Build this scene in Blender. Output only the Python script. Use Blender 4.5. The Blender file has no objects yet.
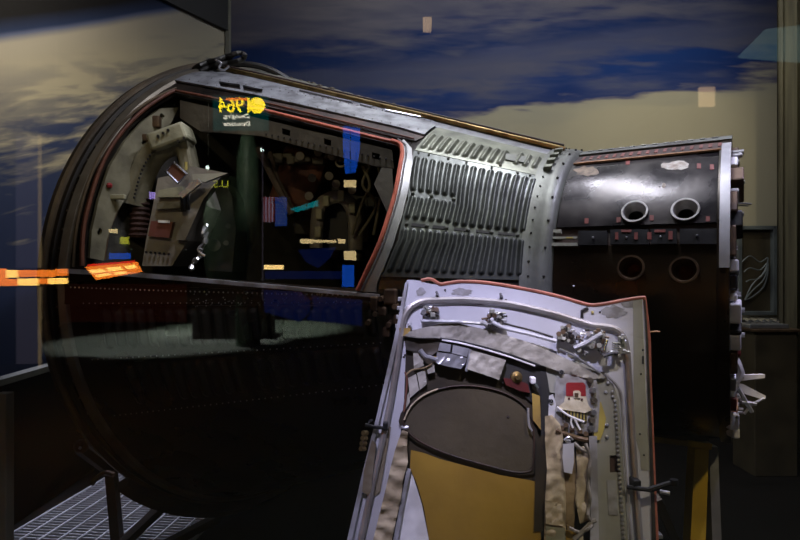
import bpy, bmesh, math, random
from mathutils import Vector, Matrix
from mathutils.geometry import delaunay_2d_cdt
random.seed(7)
PI = math.pi
sc = bpy.context.scene
col = sc.collection
F = 552.0
EYE = Vector((0, 0, 1.45))
GLASS_Y = 0.85

# ---------------------------------------------------------------- materials
def nm(name):
    m = bpy.data.materials.new(name); m.use_nodes = True
    nt = m.node_tree; nt.nodes.clear()
    return m, nt
def mat(name, col1, col2=None, rough=0.5, metal=0.0, scale=8, lo=0.4, hi=0.65, bump=0.0, bscale=40, rvar=0.0, detail=6, spec=0.5, coat=0.0, stretch=None):
    m, nt = nm(name); N = nt.nodes; L = nt.links
    out = N.new('ShaderNodeOutputMaterial'); b = N.new('ShaderNodeBsdfPrincipled')
    L.new(b.outputs[0], out.inputs[0])
    b.inputs['Metallic'].default_value = metal
    b.inputs['Roughness'].default_value = rough
    b.inputs['Specular IOR Level'].default_value = spec
    b.inputs['Coat Weight'].default_value = coat
    tc = N.new('ShaderNodeTexCoord')
    mp = N.new('ShaderNodeMapping'); L.new(tc.outputs['Object'], mp.inputs[0])
    if stretch: mp.inputs['Scale'].default_value = stretch
    n = N.new('ShaderNodeTexNoise'); n.inputs['Scale'].default_value = scale; n.inputs['Detail'].default_value = detail
    L.new(mp.outputs[0], n.inputs['Vector'])
    if col2 is None: col2 = tuple(c*0.8 for c in col1)
    r = N.new('ShaderNodeValToRGB'); r.color_ramp.elements[0].position = lo; r.color_ramp.elements[1].position = hi
    r.color_ramp.elements[0].color = (*col1, 1); r.color_ramp.elements[1].color = (*col2, 1)
    L.new(n.outputs[0], r.inputs[0]); L.new(r.outputs[0], b.inputs['Base Color'])
    if rvar:
        mr = N.new('ShaderNodeMapRange'); mr.inputs['To Min'].default_value = max(0.02, rough-rvar); mr.inputs['To Max'].default_value = rough+rvar
        mr.inputs['From Min'].default_value = 0.3; mr.inputs['From Max'].default_value = 0.7
        L.new(n.outputs[0], mr.inputs[0]); L.new(mr.outputs[0], b.inputs['Roughness'])
    if bump:
        n2 = N.new('ShaderNodeTexNoise'); n2.inputs['Scale'].default_value = bscale; n2.inputs['Detail'].default_value = 4
        L.new(mp.outputs[0], n2.inputs['Vector'])
        bp = N.new('ShaderNodeBump'); bp.inputs['Strength'].default_value = bump; bp.inputs['Distance'].default_value = 0.01
        L.new(n2.outputs[0], bp.inputs['Height']); L.new(bp.outputs[0], b.inputs['Normal'])
    return m
def emat(name, c, s):
    m, nt = nm(name); N = nt.nodes; L = nt.links
    out = N.new('ShaderNodeOutputMaterial'); e = N.new('ShaderNodeEmission')
    e.inputs[0].default_value = (*c, 1); e.inputs[1].default_value = s
    L.new(e.outputs[0], out.inputs[0]); return m

M = {}
M['black_skin'] = mat('black_skin', (0.012, 0.010, 0.009), (0.03, 0.022, 0.016), 0.30, 0.3, 5, 0.35, 0.75, 0.05, 60, 0.12)
M['cyl_black'] = mat('cyl_black', (0.018, 0.016, 0.018), (0.06, 0.052, 0.048), 0.30, 0.55, 7, 0.4, 0.8, 0.04, 50, 0.10)
M['cyl_brown'] = mat('cyl_brown', (0.022, 0.014, 0.008), (0.04, 0.028, 0.014), 0.34, 0.4, 6, 0.4, 0.8, 0.04, 50, 0.1)
M['rim_brown'] = mat('rim_brown', (0.05, 0.035, 0.02), (0.11, 0.075, 0.04), 0.5, 0.2, 6, 0.4, 0.7, 0.2, 50)
M['rim_dark'] = mat('rim_dark', (0.012, 0.010, 0.009), (0.03, 0.024, 0.018), 0.5, 0.1, 9)
M['rim_grey'] = mat('rim_grey', (0.16, 0.14, 0.11), (0.09, 0.075, 0.055), 0.45, 0.5, 8, 0.4, 0.7, 0.1)
M['shield'] = mat('shield', (0.05, 0.035, 0.025), (0.02, 0.015, 0.01), 0.8, 0, 4)
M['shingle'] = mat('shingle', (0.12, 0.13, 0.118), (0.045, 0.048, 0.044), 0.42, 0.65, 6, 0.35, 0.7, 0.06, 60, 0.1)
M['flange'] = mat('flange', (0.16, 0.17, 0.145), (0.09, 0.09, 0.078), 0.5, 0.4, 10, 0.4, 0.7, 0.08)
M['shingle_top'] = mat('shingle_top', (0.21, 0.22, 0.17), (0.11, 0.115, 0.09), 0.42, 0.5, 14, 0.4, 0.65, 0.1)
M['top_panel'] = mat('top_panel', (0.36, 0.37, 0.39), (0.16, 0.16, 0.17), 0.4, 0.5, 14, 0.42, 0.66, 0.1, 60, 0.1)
M['far_panel'] = mat('far_panel', (0.17, 0.17, 0.14), (0.07, 0.07, 0.055), 0.55, 0.3, 16, 0.4, 0.65, 0.2)
M['gold'] = mat('gold', (0.50, 0.36, 0.14), (0.25, 0.16, 0.06), 0.35, 0.8, 20)
M['slot'] = mat('slot', (0.02, 0.012, 0.009), (0.06, 0.03, 0.02), 0.6, 0, 12)
M['seal'] = mat('seal', (0.48, 0.12, 0.07), (0.34, 0.085, 0.05), 0.55, 0, 25)
M['seal_dark'] = mat('seal_dark', (0.13, 0.042, 0.022), (0.08, 0.026, 0.015), 0.6, 0, 25)
M['bright_arc'] = mat('bright_arc', (0.5, 0.5, 0.52), (0.36, 0.36, 0.38), 0.4, 0.6, 12)
M['frame_grey'] = mat('frame_grey', (0.32, 0.32, 0.31), (0.2, 0.2, 0.19), 0.4, 0.6, 12)
M['port_ring'] = mat('port_ring', (0.42, 0.41, 0.39), (0.25, 0.24, 0.22), 0.45, 0.3, 20)
M['alu'] = mat('alu', (0.55, 0.55, 0.56), (0.35, 0.35, 0.37), 0.32, 0.85, 12, 0.4, 0.7, 0.05)
M['chrome'] = mat('chrome', (0.7, 0.7, 0.72), (0.5, 0.5, 0.55), 0.2, 0.95, 12)
M['scuff'] = mat('scuff', (0.45, 0.43, 0.36), (0.25, 0.2, 0.15), 0.6, 0, 50)
M['scuff_brown'] = mat('scuff_brown', (0.22, 0.16, 0.1), (0.08, 0.06, 0.04), 0.6, 0, 50)
M['red_label'] = mat('red_label', (0.20, 0.035, 0.025), (0.13, 0.025, 0.018), 0.5)
M['red_dim'] = mat('red_dim', (0.2, 0.06, 0.045), (0.12, 0.04, 0.03), 0.5)
M['white'] = mat('white', (0.75, 0.74, 0.74), (0.55, 0.54, 0.54), 0.5, 0, 20)
M['white_label'] = mat('white_label', (0.8, 0.78, 0.72), (0.7, 0.68, 0.62), 0.5)
M['brown_metal'] = mat('brown_metal', (0.12, 0.075, 0.04), (0.05, 0.03, 0.018), 0.5, 0.4, 20)
M['wood_orange'] = mat('copper_orange', (0.35, 0.18, 0.08), (0.2, 0.1, 0.04), 0.5, 0.3, 20)
M['liner'] = mat('liner', (0.045, 0.04, 0.03), (0.02, 0.018, 0.014), 0.7, 0.0, 8, 0.4, 0.7, 0.3)
M['olive'] = mat('olive', (0.20, 0.185, 0.12), (0.11, 0.10, 0.065), 0.6, 0.1, 12, 0.4, 0.7, 0.25)
M['olive_light'] = mat('olive_light', (0.34, 0.33, 0.22), (0.2, 0.19, 0.12), 0.55, 0.1, 12, 0.4, 0.7, 0.25)
M['seat_grey'] = mat('seat_grey', (0.26, 0.24, 0.20), (0.16, 0.14, 0.115), 0.6, 0.1, 10, 0.4, 0.7, 0.3)
M['rust'] = mat('rust', (0.14, 0.045, 0.02), (0.07, 0.022, 0.012), 0.7, 0, 14, 0.4, 0.7, 0.3)
M['dark_metal'] = mat('dark_metal', (0.03, 0.03, 0.032), (0.015, 0.015, 0.015), 0.4, 0.6, 12)
M['black'] = mat('black', (0.008, 0.008, 0.009), (0.014, 0.013, 0.012), 0.6)
M['bellows_dark'] = mat('bellows_dark', (0.05, 0.018, 0.01), (0.02, 0.008, 0.005), 0.8, 0, 14, 0.4, 0.7, 0.5)
M['header'] = mat('header', (0.10, 0.088, 0.062), (0.05, 0.042, 0.03), 0.6, 0.1, 9, 0.4, 0.7, 0.25)
M['bellows'] = mat('bellows', (0.11, 0.08, 0.06), (0.05, 0.035, 0.025), 0.6)
# hatch
M['seal_hatch'] = mat('seal_hatch', (0.34, 0.11, 0.065), (0.2, 0.06, 0.035), 0.6, 0, 25)
M['strip_brown'] = mat('strip_brown', (0.13, 0.10, 0.06), (0.2, 0.17, 0.12), 0.6, 0, 30)
M['lilac'] = mat('lilac', (0.58, 0.58, 0.62), (0.46, 0.46, 0.49), 0.42, 0.25, 5, 0.4, 0.7, 0.04, 30, 0.05)
M['lilac_edge'] = mat('lilac_edge', (0.46, 0.46, 0.5), (0.22, 0.21, 0.2), 0.45, 0.3, 10, 0.42, 0.6, 0.05)
M['patina'] = mat('patina', (0.30, 0.30, 0.30), (0.2, 0.19, 0.18), 0.6, 0.1, 40, 0.4, 0.6, 0.2)
M['rail'] = mat('rail', (0.40, 0.38, 0.36), (0.28, 0.25, 0.22), 0.35, 0.6, 12)
M['quilt'] = mat('quilt', (0.36, 0.34, 0.29), (0.22, 0.205, 0.17), 0.6, 0.1, 14, 0.4, 0.65, 0.7, 22)
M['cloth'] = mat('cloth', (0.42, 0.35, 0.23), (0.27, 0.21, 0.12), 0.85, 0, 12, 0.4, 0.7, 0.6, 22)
M['cloth_dark'] = mat('cloth_brown', (0.26, 0.19, 0.10), (0.16, 0.11, 0.05), 0.85, 0, 12, 0.4, 0.7, 0.6, 22)  # darker brown cloth for the gusset and one cord
M['window_cover'] = mat('window_cover', (0.060, 0.046, 0.022), (0.032, 0.024, 0.012), 0.75, 0, 5, 0.35, 0.7, 0.15)
M['window_frame'] = mat('window_frame', (0.035, 0.025, 0.012), (0.018, 0.013, 0.007), 0.6, 0.2, 10)
M['ochre'] = mat('ochre', (0.33, 0.20, 0.02), (0.20, 0.115, 0.012), 0.6, 0, 3.5, 0.35, 0.7, 0.08)
M['ochre_dark'] = mat('ochre_dark', (0.30, 0.2, 0.04), (0.18, 0.11, 0.03), 0.6, 0, 14)
M['hgrey'] = mat('hgrey', (0.33, 0.33, 0.28), (0.24, 0.235, 0.19), 0.5, 0.3, 8, 0.4, 0.7, 0.05)
M['silver'] = mat('silver', (0.66, 0.66, 0.70), (0.45, 0.45, 0.48), 0.3, 0.7, 16, 0.4, 0.6, 0.2)
M['burgundy'] = mat('burgundy', (0.12, 0.015, 0.012), (0.06, 0.01, 0.01), 0.4)
M['red_handle'] = mat('red_handle', (0.30, 0.02, 0.025), (0.22, 0.015, 0.018), 0.4)
M['cream'] = mat('cream', (0.62, 0.56, 0.42), (0.45, 0.38, 0.25), 0.6, 0, 40)
M['yellow'] = mat('yellow', (0.42, 0.34, 0.08), (0.28, 0.22, 0.06), 0.5)
M['brass'] = mat('brass', (0.55, 0.42, 0.2), (0.3, 0.2, 0.08), 0.3, 0.9)
M['yellow_paint'] = mat('yellow_paint', (0.50, 0.33, 0.03), (0.36, 0.23, 0.02), 0.5, 0, 8)
M['brown_paint'] = mat('brown_paint', (0.16, 0.11, 0.045), (0.10, 0.07, 0.03), 0.5, 0, 8)
M['grey_paint'] = mat('grey_paint', (0.16, 0.16, 0.16), (0.11, 0.11, 0.11), 0.5, 0, 8)
M['floor'] = mat('floor_dark', (0.008, 0.006, 0.005), (0.005, 0.004, 0.003), 0.8, 0, 3, spec=0.1)
M['gallery_floor'] = mat('gallery_floor', (0.30, 0.34, 0.31), (0.24, 0.28, 0.25), 0.7, 0, 0.6)
M['wall_dark'] = mat('wall_dark', (0.006, 0.005, 0.005), (0.004, 0.004, 0.004), 0.8, 0, 2, spec=0.1)
M['beam'] = mat('beam', (0.012, 0.012, 0.016), (0.008, 0.008, 0.011), 0.6, 0, 2)
M['pillar'] = mat('curtain_olive', (0.11, 0.095, 0.05), (0.05, 0.042, 0.022), 0.8, 0, 6, 0.35, 0.7, 0, 40, 0, 3, 0.5, 0, (12, 1, 0.25))
M['grate'] = mat('grate', (0.70, 0.70, 0.72), (0.55, 0.55, 0.58), 0.5, 0.1, 12)
M['stand_dark'] = mat('stand_dark', (0.06, 0.045, 0.03), (0.035, 0.026, 0.018), 0.5, 0.2, 8)
M['ledge'] = mat('ledge', (0.20, 0.20, 0.17), (0.14, 0.14, 0.12), 0.6, 0, 4)
M['rubber'] = mat('rubber', (0.02, 0.02, 0.018), (0.035, 0.033, 0.03), 0.45, 0, 20)
M['cabinet'] = mat('cabinet_brown', (0.07, 0.055, 0.03), (0.045, 0.035, 0.02), 0.5, 0, 6)
M['panel_grey'] = mat('panel_grey', (0.17, 0.19, 0.18), (0.11, 0.12, 0.12), 0.5, 0.3, 6)

def mural_mat(name, kind):
    m, nt = nm(name); N = nt.nodes; L = nt.links
    out = N.new('ShaderNodeOutputMaterial'); b = N.new('ShaderNodeBsdfPrincipled'); L.new(b.outputs[0], out.inputs[0])
    b.inputs['Roughness'].default_value = 0.75; b.inputs['Specular IOR Level'].default_value = 0.15
    uv = N.new('ShaderNodeUVMap'); uv.uv_map = 'UVMap'     # metres along the wall, height
    sx = N.new('ShaderNodeSeparateXYZ'); L.new(uv.outputs[0], sx.inputs[0])
    SRC = [uv.outputs[0]]
    def noise(sc_, st, det=8, off=(0, 0, 0), dist=0.0):
        mp = N.new('ShaderNodeMapping'); mp.inputs['Scale'].default_value = st; mp.inputs['Location'].default_value = off
        L.new(SRC[0], mp.inputs[0])
        n = N.new('ShaderNodeTexNoise'); n.inputs['Scale'].default_value = sc_; n.inputs['Detail'].default_value = det
        n.inputs['Distortion'].default_value = dist
        L.new(mp.outputs[0], n.inputs['Vector']); return n.outputs[0]
    def ma(op, a, b_, c=None):
        x = N.new('ShaderNodeMath'); x.operation = op
        for i, v in enumerate((a, b_, c)):
            if v is None: continue
            if isinstance(v, (int, float)): x.inputs[i].default_value = v
            else: L.new(v, x.inputs[i])
        return x.outputs[0]
    def ramp(fac, stops):
        r = N.new('ShaderNodeValToRGB'); el = r.color_ramp.elements
        el[0].position = stops[0][0]; el[0].color = (*stops[0][1], 1)
        el[1].position = stops[-1][0]; el[1].color = (*stops[-1][1], 1)
        for p, c in stops[1:-1]:
            e = el.new(p); e.color = (*c, 1)
        L.new(fac, r.inputs[0]); return r.outputs[0]
    def mix(f, a, b_):
        x = N.new('ShaderNodeMix'); x.data_type = 'RGBA'
        L.new(f, x.inputs[0]); 
        for i, v in ((6, a), (7, b_)):
            if isinstance(v, tuple): x.inputs[i].default_value = (*v, 1)
            else: L.new(v, x.inputs[i])
        return x.outputs[2]
    if kind == 'left':
        # u: distance from the corner (0) towards the viewer, v: height
        cx_ = N.new('ShaderNodeCombineXYZ'); L.new(sx.outputs[0], cx_.inputs[0]); L.new(ma('MULTIPLY_ADD', sx.outputs[0], 0.38, sx.outputs[1]), cx_.inputs[1]); SRC[0] = cx_.outputs[0]
        n1 = noise(2.2, (0.8, 3.4, 1), 9, (0.3, 0, 0), 0.6)
        n2 = noise(7, (0.6, 2.6, 1), 8, (3, 0, 0), 0.3)
        s = ma('ADD', ma('MULTIPLY', n1, 0.72), ma('MULTIPLY', n2, 0.28))
        # more cloud towards the horizon (high v); lower wall's dimness painted into the colour
        cov_dim = ma('MULTIPLY_ADD', sx.outputs[1], 0.15, -0.40)
        s = ma('ADD', s, cov_dim)
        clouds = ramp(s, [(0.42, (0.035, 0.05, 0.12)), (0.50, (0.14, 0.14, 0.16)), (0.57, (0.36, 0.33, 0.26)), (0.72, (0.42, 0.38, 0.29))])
        # limb: line v = v0 - k*u
        lim = ma('SUBTRACT', sx.outputs[1], ma('MULTIPLY_ADD', sx.outputs[0], -0.55, 4.07))
        wob = ma('MULTIPLY', noise(1.2, (1, 0, 1), 2), 0.05)
        lim = ma('ADD', lim, wob)
        haze = ramp(ma('MULTIPLY_ADD', lim, 1.0, 0.6), [(0.0, (0.3, 0.27, 0.2)), (0.50, (0.28, 0.26, 0.23)), (0.555, (0.07, 0.085, 0.16)), (0.58, (0.015, 0.025, 0.07)), (0.68, (0.006, 0.006, 0.008))])
        f = ramp(ma('MULTIPLY_ADD', lim, 1.0, 1.0), [(0.25, (0, 0, 0)), (0.80, (1, 1, 1))])
        c = mix(f, clouds, haze)
    else:
        n1 = noise(0.75, (0.55, 2.4, 1), 8, (2.1, 0.4, 0), 0.5)
        n2 = noise(3.0, (0.6, 3.2, 1), 8, (1, 2, 0), 0.3)
        s = ma('ADD', ma('MULTIPLY', n1, 0.6), ma('MULTIPLY', n2, 0.4))
        # tilted bands: t = height - slope*u
        u = sx.outputs[0]; v = sx.outputs[1]
        edge = ma('MULTIPLY_ADD', u, 0.138, 2.53)          # lower edge of the blue: sand coloured cloud deck below
        e2 = ma('ADD', ma('MULTIPLY', ma('SUBTRACT', n1, 0.5), 0.75), ma('MULTIPLY', ma('SUBTRACT', n2, 0.5), 0.45))
        t = ma('ADD', ma('SUBTRACT', v, edge), e2)
        band = ramp(ma('MULTIPLY_ADD', t, 0.625, 0.125), [
            (0.0, (0.46, 0.41, 0.28)), (0.125, (0.40, 0.37, 0.27)), (0.165, (0.16, 0.15, 0.19)), (0.20, (0.014, 0.036, 0.15)),
            (0.31, (0.010, 0.04, 0.17)), (0.40, (0.07, 0.08, 0.15)), (0.49, (0.06, 0.07, 0.14)), (0.55, (0.010, 0.028, 0.11)),
            (0.65, (0.010, 0.025, 0.10)), (0.76, (0.07, 0.07, 0.11)), (1.0, (0.12, 0.11, 0.125))])
        cl = ramp(s, [(0.46, (0, 0, 0)), (0.62, (1, 1, 1))])
        up = ramp(t, [(0.0, (0, 0, 0)), (0.3, (0.55, 0.55, 0.55)), (1.0, (0.55, 0.55, 0.55))])
        fac = ma('MULTIPLY', cl, up)
        c = mix(fac, band, (0.15, 0.14, 0.16))
    L.new(c, b.inputs['Base Color'])
    return m
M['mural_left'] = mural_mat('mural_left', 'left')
M['mural_back'] = mural_mat('mural_back', 'back')

def glass_mat():
    m, nt = nm('case_glass'); N = nt.nodes; L = nt.links
    out = N.new('ShaderNodeOutputMaterial'); mx = N.new('ShaderNodeMixShader')
    t = N.new('ShaderNodeBsdfTransparent'); g = N.new('ShaderNodeBsdfGlossy'); g.inputs['Roughness'].default_value = 0.0
    t.inputs[0].default_value = (0.98, 0.985, 0.98, 1)
    lw = N.new('ShaderNodeLayerWeight'); lw.inputs[0].default_value = 0.5
    p = N.new('ShaderNodeMath'); p.operation = 'POWER'; p.inputs[1].default_value = 5; L.new(lw.outputs['Facing'], p.inputs[0])
    a = N.new('ShaderNodeMath'); a.operation = 'MULTIPLY_ADD'; a.inputs[1].default_value = 0.9; a.inputs[2].default_value = 0.045
    L.new(p.outputs[0], a.inputs[0]); L.new(a.outputs[0], mx.inputs[0])
    L.new(t.outputs[0], mx.inputs[1]); L.new(g.outputs[0], mx.inputs[2]); L.new(mx.outputs[0], out.inputs[0])
    return m
M['glass'] = glass_mat()

# ---------------------------------------------------------------- helpers
def link(name, me, m, parent=None, smooth=False, angle=None):
    if isinstance(m, str): m = M[m]
    me.materials.append(m)
    o = bpy.data.objects.new(name, me); col.objects.link(o)
    if parent is not None:
        o.parent = parent
        o.matrix_parent_inverse = world(parent).inverted()
    if smooth:
        me.polygons.foreach_set('use_smooth', [True]*len(me.polygons))
        try: me.set_sharp_from_angle(angle=angle or math.radians(35))
        except Exception: pass
    me.update()
    return o
def world(o):
    mtx = Matrix.Translation(o.location) @ o.rotation_euler.to_matrix().to_4x4()
    if o.parent: mtx = world(o.parent) @ o.matrix_parent_inverse @ mtx
    return mtx
def tag(o, label=None, cat=None, group=None, kind=None):
    if label: o['label'] = label
    if cat: o['category'] = cat
    if group: o['group'] = group
    if kind: o['kind'] = kind
    return o
def empty(name, loc, label=None, cat=None, group=None):
    o = bpy.data.objects.new(name, None); col.objects.link(o); o.location = loc; o.empty_display_size = 0.05
    return tag(o, label, cat, group)

class MB:
    def __init__(s): s.v = []; s.f = []; s.cuts = []
    def add(s, vs, fs):
        b = len(s.v); s.cuts.append((b, len(s.f))); s.v += [Vector(p) for p in vs]; s.f += [tuple(b+i for i in f) for f in fs]; return s
    def box(s, c, d, ax=None, bev=0.0):
        """box centred c with full sizes d along axes ax (3 unit vectors); chamfered edges when bev"""
        c = Vector(c); ax = ax or (Vector((1, 0, 0)), Vector((0, 1, 0)), Vector((0, 0, 1)))
        if bev <= 0:
            vs = [c + ax[0]*(d[0]/2*i) + ax[1]*(d[1]/2*j) + ax[2]*(d[2]/2*k) for i in (-1, 1) for j in (-1, 1) for k in (-1, 1)]
            return s.add(vs, [(0, 1, 3, 2), (4, 6, 7, 5), (0, 4, 5, 1), (2, 3, 7, 6), (0, 2, 6, 4), (1, 5, 7, 3)])
        bm = bmesh.new(); bmesh.ops.create_cube(bm, size=1)
        for v in bm.verts: v.co = Vector((v.co.x*d[0], v.co.y*d[1], v.co.z*d[2]))
        bmesh.ops.bevel(bm, geom=list(bm.edges), offset=min(bev, min(d)*0.45), segments=2, affect='EDGES', profile=0.5)
        bm.verts.ensure_lookup_table()
        vs = [c + ax[0]*v.co.x + ax[1]*v.co.y + ax[2]*v.co.z for v in bm.verts]
        fs = [tuple(v.index for v in f.verts) for f in bm.faces]
        bm.free(); return s.add(vs, fs)
    def tube(s, pts, r, n=8, cap=True, closed=False, squash=1.0, up=None):
        pts = [Vector(p) for p in pts]; m = len(pts)
        rr = r if isinstance(r, (list, tuple)) else [r]*m
        vs = []; prev = None
        for i, p in enumerate(pts):
            if closed: t = pts[(i+1) % m]-pts[i-1]
            else: t = pts[min(i+1, m-1)]-pts[max(i-1, 0)]
            if t.length < 1e-9: t = Vector((0, 0, 1))
            t.normalize()
            if up is not None: a = Vector(up) - t*t.dot(Vector(up))
            elif prev is None: a = t.orthogonal()
            else: a = prev - t*t.dot(prev)
            if a.length < 1e-6: a = t.orthogonal()
            a.normalize(); prev = a; b = t.cross(a)
            for k in range(n):
                th = 2*PI*k/n
                vs.append(p + a*(math.cos(th)*rr[i]*squash) + b*(math.sin(th)*rr[i]))
        fs = []
        for i in range(m if closed else m-1):
            j = (i+1) % m
            for k in range(n):
                l = (k+1) % n
                fs.append((i*n+k, i*n+l, j*n+l, j*n+k))
        if cap and not closed:
            fs.append(tuple(range(n-1, -1, -1))); fs.append(tuple((m-1)*n+k for k in range(n)))
        return s.add(vs, fs)
    def cyl(s, a, b, r, n=16): return s.tube([a, b], r, n)
    def lathe(s, base, axis, prof, n=24, cap=False):
        """prof: list of (radius, distance along axis)"""
        axis = Vector(axis).normalized(); e = axis.orthogonal().normalized(); g = axis.cross(e); base = Vector(base)
        vs = []
        for r, h in prof:
            for k in range(n):
                th = 2*PI*k/n
                vs.append(base + axis*h + e*(math.cos(th)*r) + g*(math.sin(th)*r))
        fs = []
        for i in range(len(prof)-1):
            for k in range(n):
                l = (k+1) % n
                fs.append((i*n+k, i*n+l, (i+1)*n+l, (i+1)*n+k))
        if cap:
            fs.append(tuple(range(n-1, -1, -1))); fs.append(tuple((len(prof)-1)*n+k for k in range(n)))
        return s.add(vs, fs)
    def ball(s, c, r, n=10, sq=(1, 1, 1)):
        c = Vector(c); vs = [c+Vector((0, 0, -r*sq[2]))]; m = n//2
        for i in range(1, m):
            ph = -PI/2+PI*i/m
            for k in range(n):
                th = 2*PI*k/n
                vs.append(c+Vector((r*sq[0]*math.cos(ph)*math.cos(th), r*sq[1]*math.cos(ph)*math.sin(th), r*sq[2]*math.sin(ph))))
        vs.append(c+Vector((0, 0, r*sq[2]))); fs = []
        for k in range(n): fs.append((0, 1+(k+1) % n, 1+k))
        for i in range(m-2):
            for k in range(n):
                a = 1+i*n+k; b = 1+i*n+(k+1) % n; fs.append((a, b, b+n, a+n))
        top = len(vs)-1; o = 1+(m-2)*n
        for k in range(n): fs.append((o+k, o+(k+1) % n, top))
        return s.add(vs, fs)
    def prism(s, pts, d):
        """planar polygon extruded by vector d"""
        pts = [Vector(p) for p in pts]; d = Vector(d); n = len(pts)
        return s.add(pts+[p+d for p in pts], [tuple(range(n)), tuple(range(2*n-1, n-1, -1))]+[(i, i+n, (i+1) % n+n, (i+1) % n) for i in range(n)])
    def sheet(s, fmap, outer, holes=(), h=0.0, thick=0.004, step=0.03, hf=None):
        """tessellated (curved) plate: outline and holes given in map coordinates"""
        def dens(poly):
            out = []
            for i, p in enumerate(poly):
                q = poly[(i+1) % len(poly)]; L = math.hypot(q[0]-p[0], q[1]-p[1]); k = max(1, int(L/step))
                out += [(p[0]+(q[0]-p[0])*j/k, p[1]+(q[1]-p[1])*j/k) for j in range(k)]
            return out
        loops = [dens(outer)]+[dens(x) for x in holes]
        vs = []; es = []
        for lp in loops:
            b = len(vs); vs += [Vector(p) for p in lp]; es += [(b+i, b+(i+1) % len(lp)) for i in range(len(lp))]
        x0 = min(p[0] for p in outer); x1 = max(p[0] for p in outer); y0 = min(p[1] for p in outer); y1 = max(p[1] for p in outer)
        nx = int((x1-x0)/step); ny = int((y1-y0)/step)
        def near(x, y):
            for lp in loops:
                for p in lp:
                    if abs(p[0]-x) < step*0.45 and abs(p[1]-y) < step*0.45: return True
            return False
        for i in range(1, nx+1):
            for j in range(1, ny+1):
                x = x0+i*step; y = y0+j*step
                if inside(x, y, loops[0]) and not any(inside(x, y, l) for l in loops[1:]) and not near(x, y): vs.append(Vector((x, y)))
        V, E_, Fc, *_ = delaunay_2d_cdt(vs, es, [], 0, 1e-7)
        fs = []
        for f in Fc:
            cx = sum(V[i].x for i in f)/len(f); cy = sum(V[i].y for i in f)/len(f)
            if inside(cx, cy, loops[0]) and not any(inside(cx, cy, l) for l in loops[1:]): fs.append(tuple(f))
        H = hf or (lambda a, b: 0.0)
        n = len(V)
        top = [fmap(p.x, p.y, h+H(p.x, p.y)) for p in V]; bot = [fmap(p.x, p.y, h-thick) for p in V]
        cnt = {}
        for f in fs:
            for i in range(len(f)):
                a, b = f[i], f[(i+1) % len(f)]
                cnt[(a, b)] = 1
        side = [(a, b, b+n, a+n) for (a, b) in cnt if (b, a) not in cnt]
        return s.add(top+bot, fs+[tuple(i+n for i in reversed(f)) for f in fs]+[(b, a, a2, b2) for a, b, b2, a2 in side])
    def build(s, name, m, parent=None, smooth=False, angle=None):
        me = bpy.data.meshes.new(name); me.from_pydata([tuple(v) for v in s.v], [], s.f)
        bm = bmesh.new(); bm.from_mesh(me); bmesh.ops.recalc_face_normals(bm, faces=bm.faces); bm.to_mesh(me); bm.free()
        return link(name, me, m, parent, smooth, angle)
    def builds(s, name, m, parent=None, smooth=False, angle=None, cap=100, join=1):
        """every added piece becomes a part of its own; beyond the cap the farthest share one object"""
        cuts = s.cuts+[(len(s.v), len(s.f))]; pcs = []
        for (v0, f0), (v1, f1) in zip(cuts, cuts[1:]):
            pcs.append((s.v[v0:v1], [tuple(i-v0 for i in f) for f in s.f[f0:f1]]))
        if len(pcs) > cap:
            pcs.sort(key=lambda p: (sum(p[0], Vector())/len(p[0])-EYE).length)
        for vs, fs in pcs[:cap]: MB().add(vs, fs).build(name, m, parent, smooth, angle)
        if len(pcs) > cap:
            r = MB()
            for vs, fs in pcs[cap:]: r.add(vs, fs)
            r.build(name, m, parent, smooth, angle)['kind'] = 'stuff'
def inside(x, y, poly):
    c = False; n = len(poly); j = n-1
    for i in range(n):
        xi, yi = poly[i][0], poly[i][1]; xj, yj = poly[j][0], poly[j][1]
        if (yi > y) != (yj > y) and x < (xj-xi)*(y-yi)/(yj-yi)+xi: c = not c
        j = i
    return c
def spline(pts, n=6, closed=False):
    """Catmull-Rom through points of any dimension"""
    P = [tuple(p) for p in pts]; m = len(P); out = []
    rng = range(m if closed else m-1)
    for i in rng:
        p0 = P[i-1] if (closed or i > 0) else P[i]; p1 = P[i]; p2 = P[(i+1) % m]; p3 = P[(i+2) % m] if (closed or i+2 < m) else P[(i+1) % m]
        for k in range(n):
            t = k/n
            out.append(tuple(0.5*((2*b)+(-a+c)*t+(2*a-5*b+4*c-d)*t*t+(-a+3*b-3*c+d)*t**3) for a, b, c, d in zip(p0, p1, p2, p3)))
    if not closed: out.append(P[-1])
    return out
def ray(x, y): return Vector(((x-400)/F, 1.0, -(y-270)/F))
def at(x, y, Y): return EYE + ray(x, y)*Y
def refl(x, y, Yv):
    p = at(x, y, Yv); return Vector((p.x, 2*GLASS_Y-p.y, p.z))

# ---------------------------------------------------------------- spacecraft frame
TH = 0.554
U = Vector((math.cos(TH), -math.sin(TH), 0)); V_ = Vector((-math.sin(TH), -math.cos(TH), 0)); W = Vector((0, 0, 1))
C0 = EYE + Vector((-.735, 3.086, -.066))
R1, R2, L1, L2 = 1.15, 0.505, 1.723, 2.203
def RS(s):
    if s <= 0: return R1
    if s >= L1: return R2
    return R1 + (R2-R1)*s/L1
SLOPE = math.atan((R1-R2)/L1)
def S(s, phi, h=0.0):
    """point on the spacecraft skin: distance s from the heat shield rim, angle phi (0 = towards the visitor, pi/2 = up)"""
    rad = V_*math.cos(phi)+W*math.sin(phi)
    n = (rad*math.cos(SLOPE)+U*math.sin(SLOPE)) if s < L1 else rad
    return C0+U*s+rad*RS(s)+n*h
def Sn(s, phi):
    rad = V_*math.cos(phi)+W*math.sin(phi)
    return (rad*math.cos(SLOPE)+U*math.sin(SLOPE)).normalized() if s < L1 else rad
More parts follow.
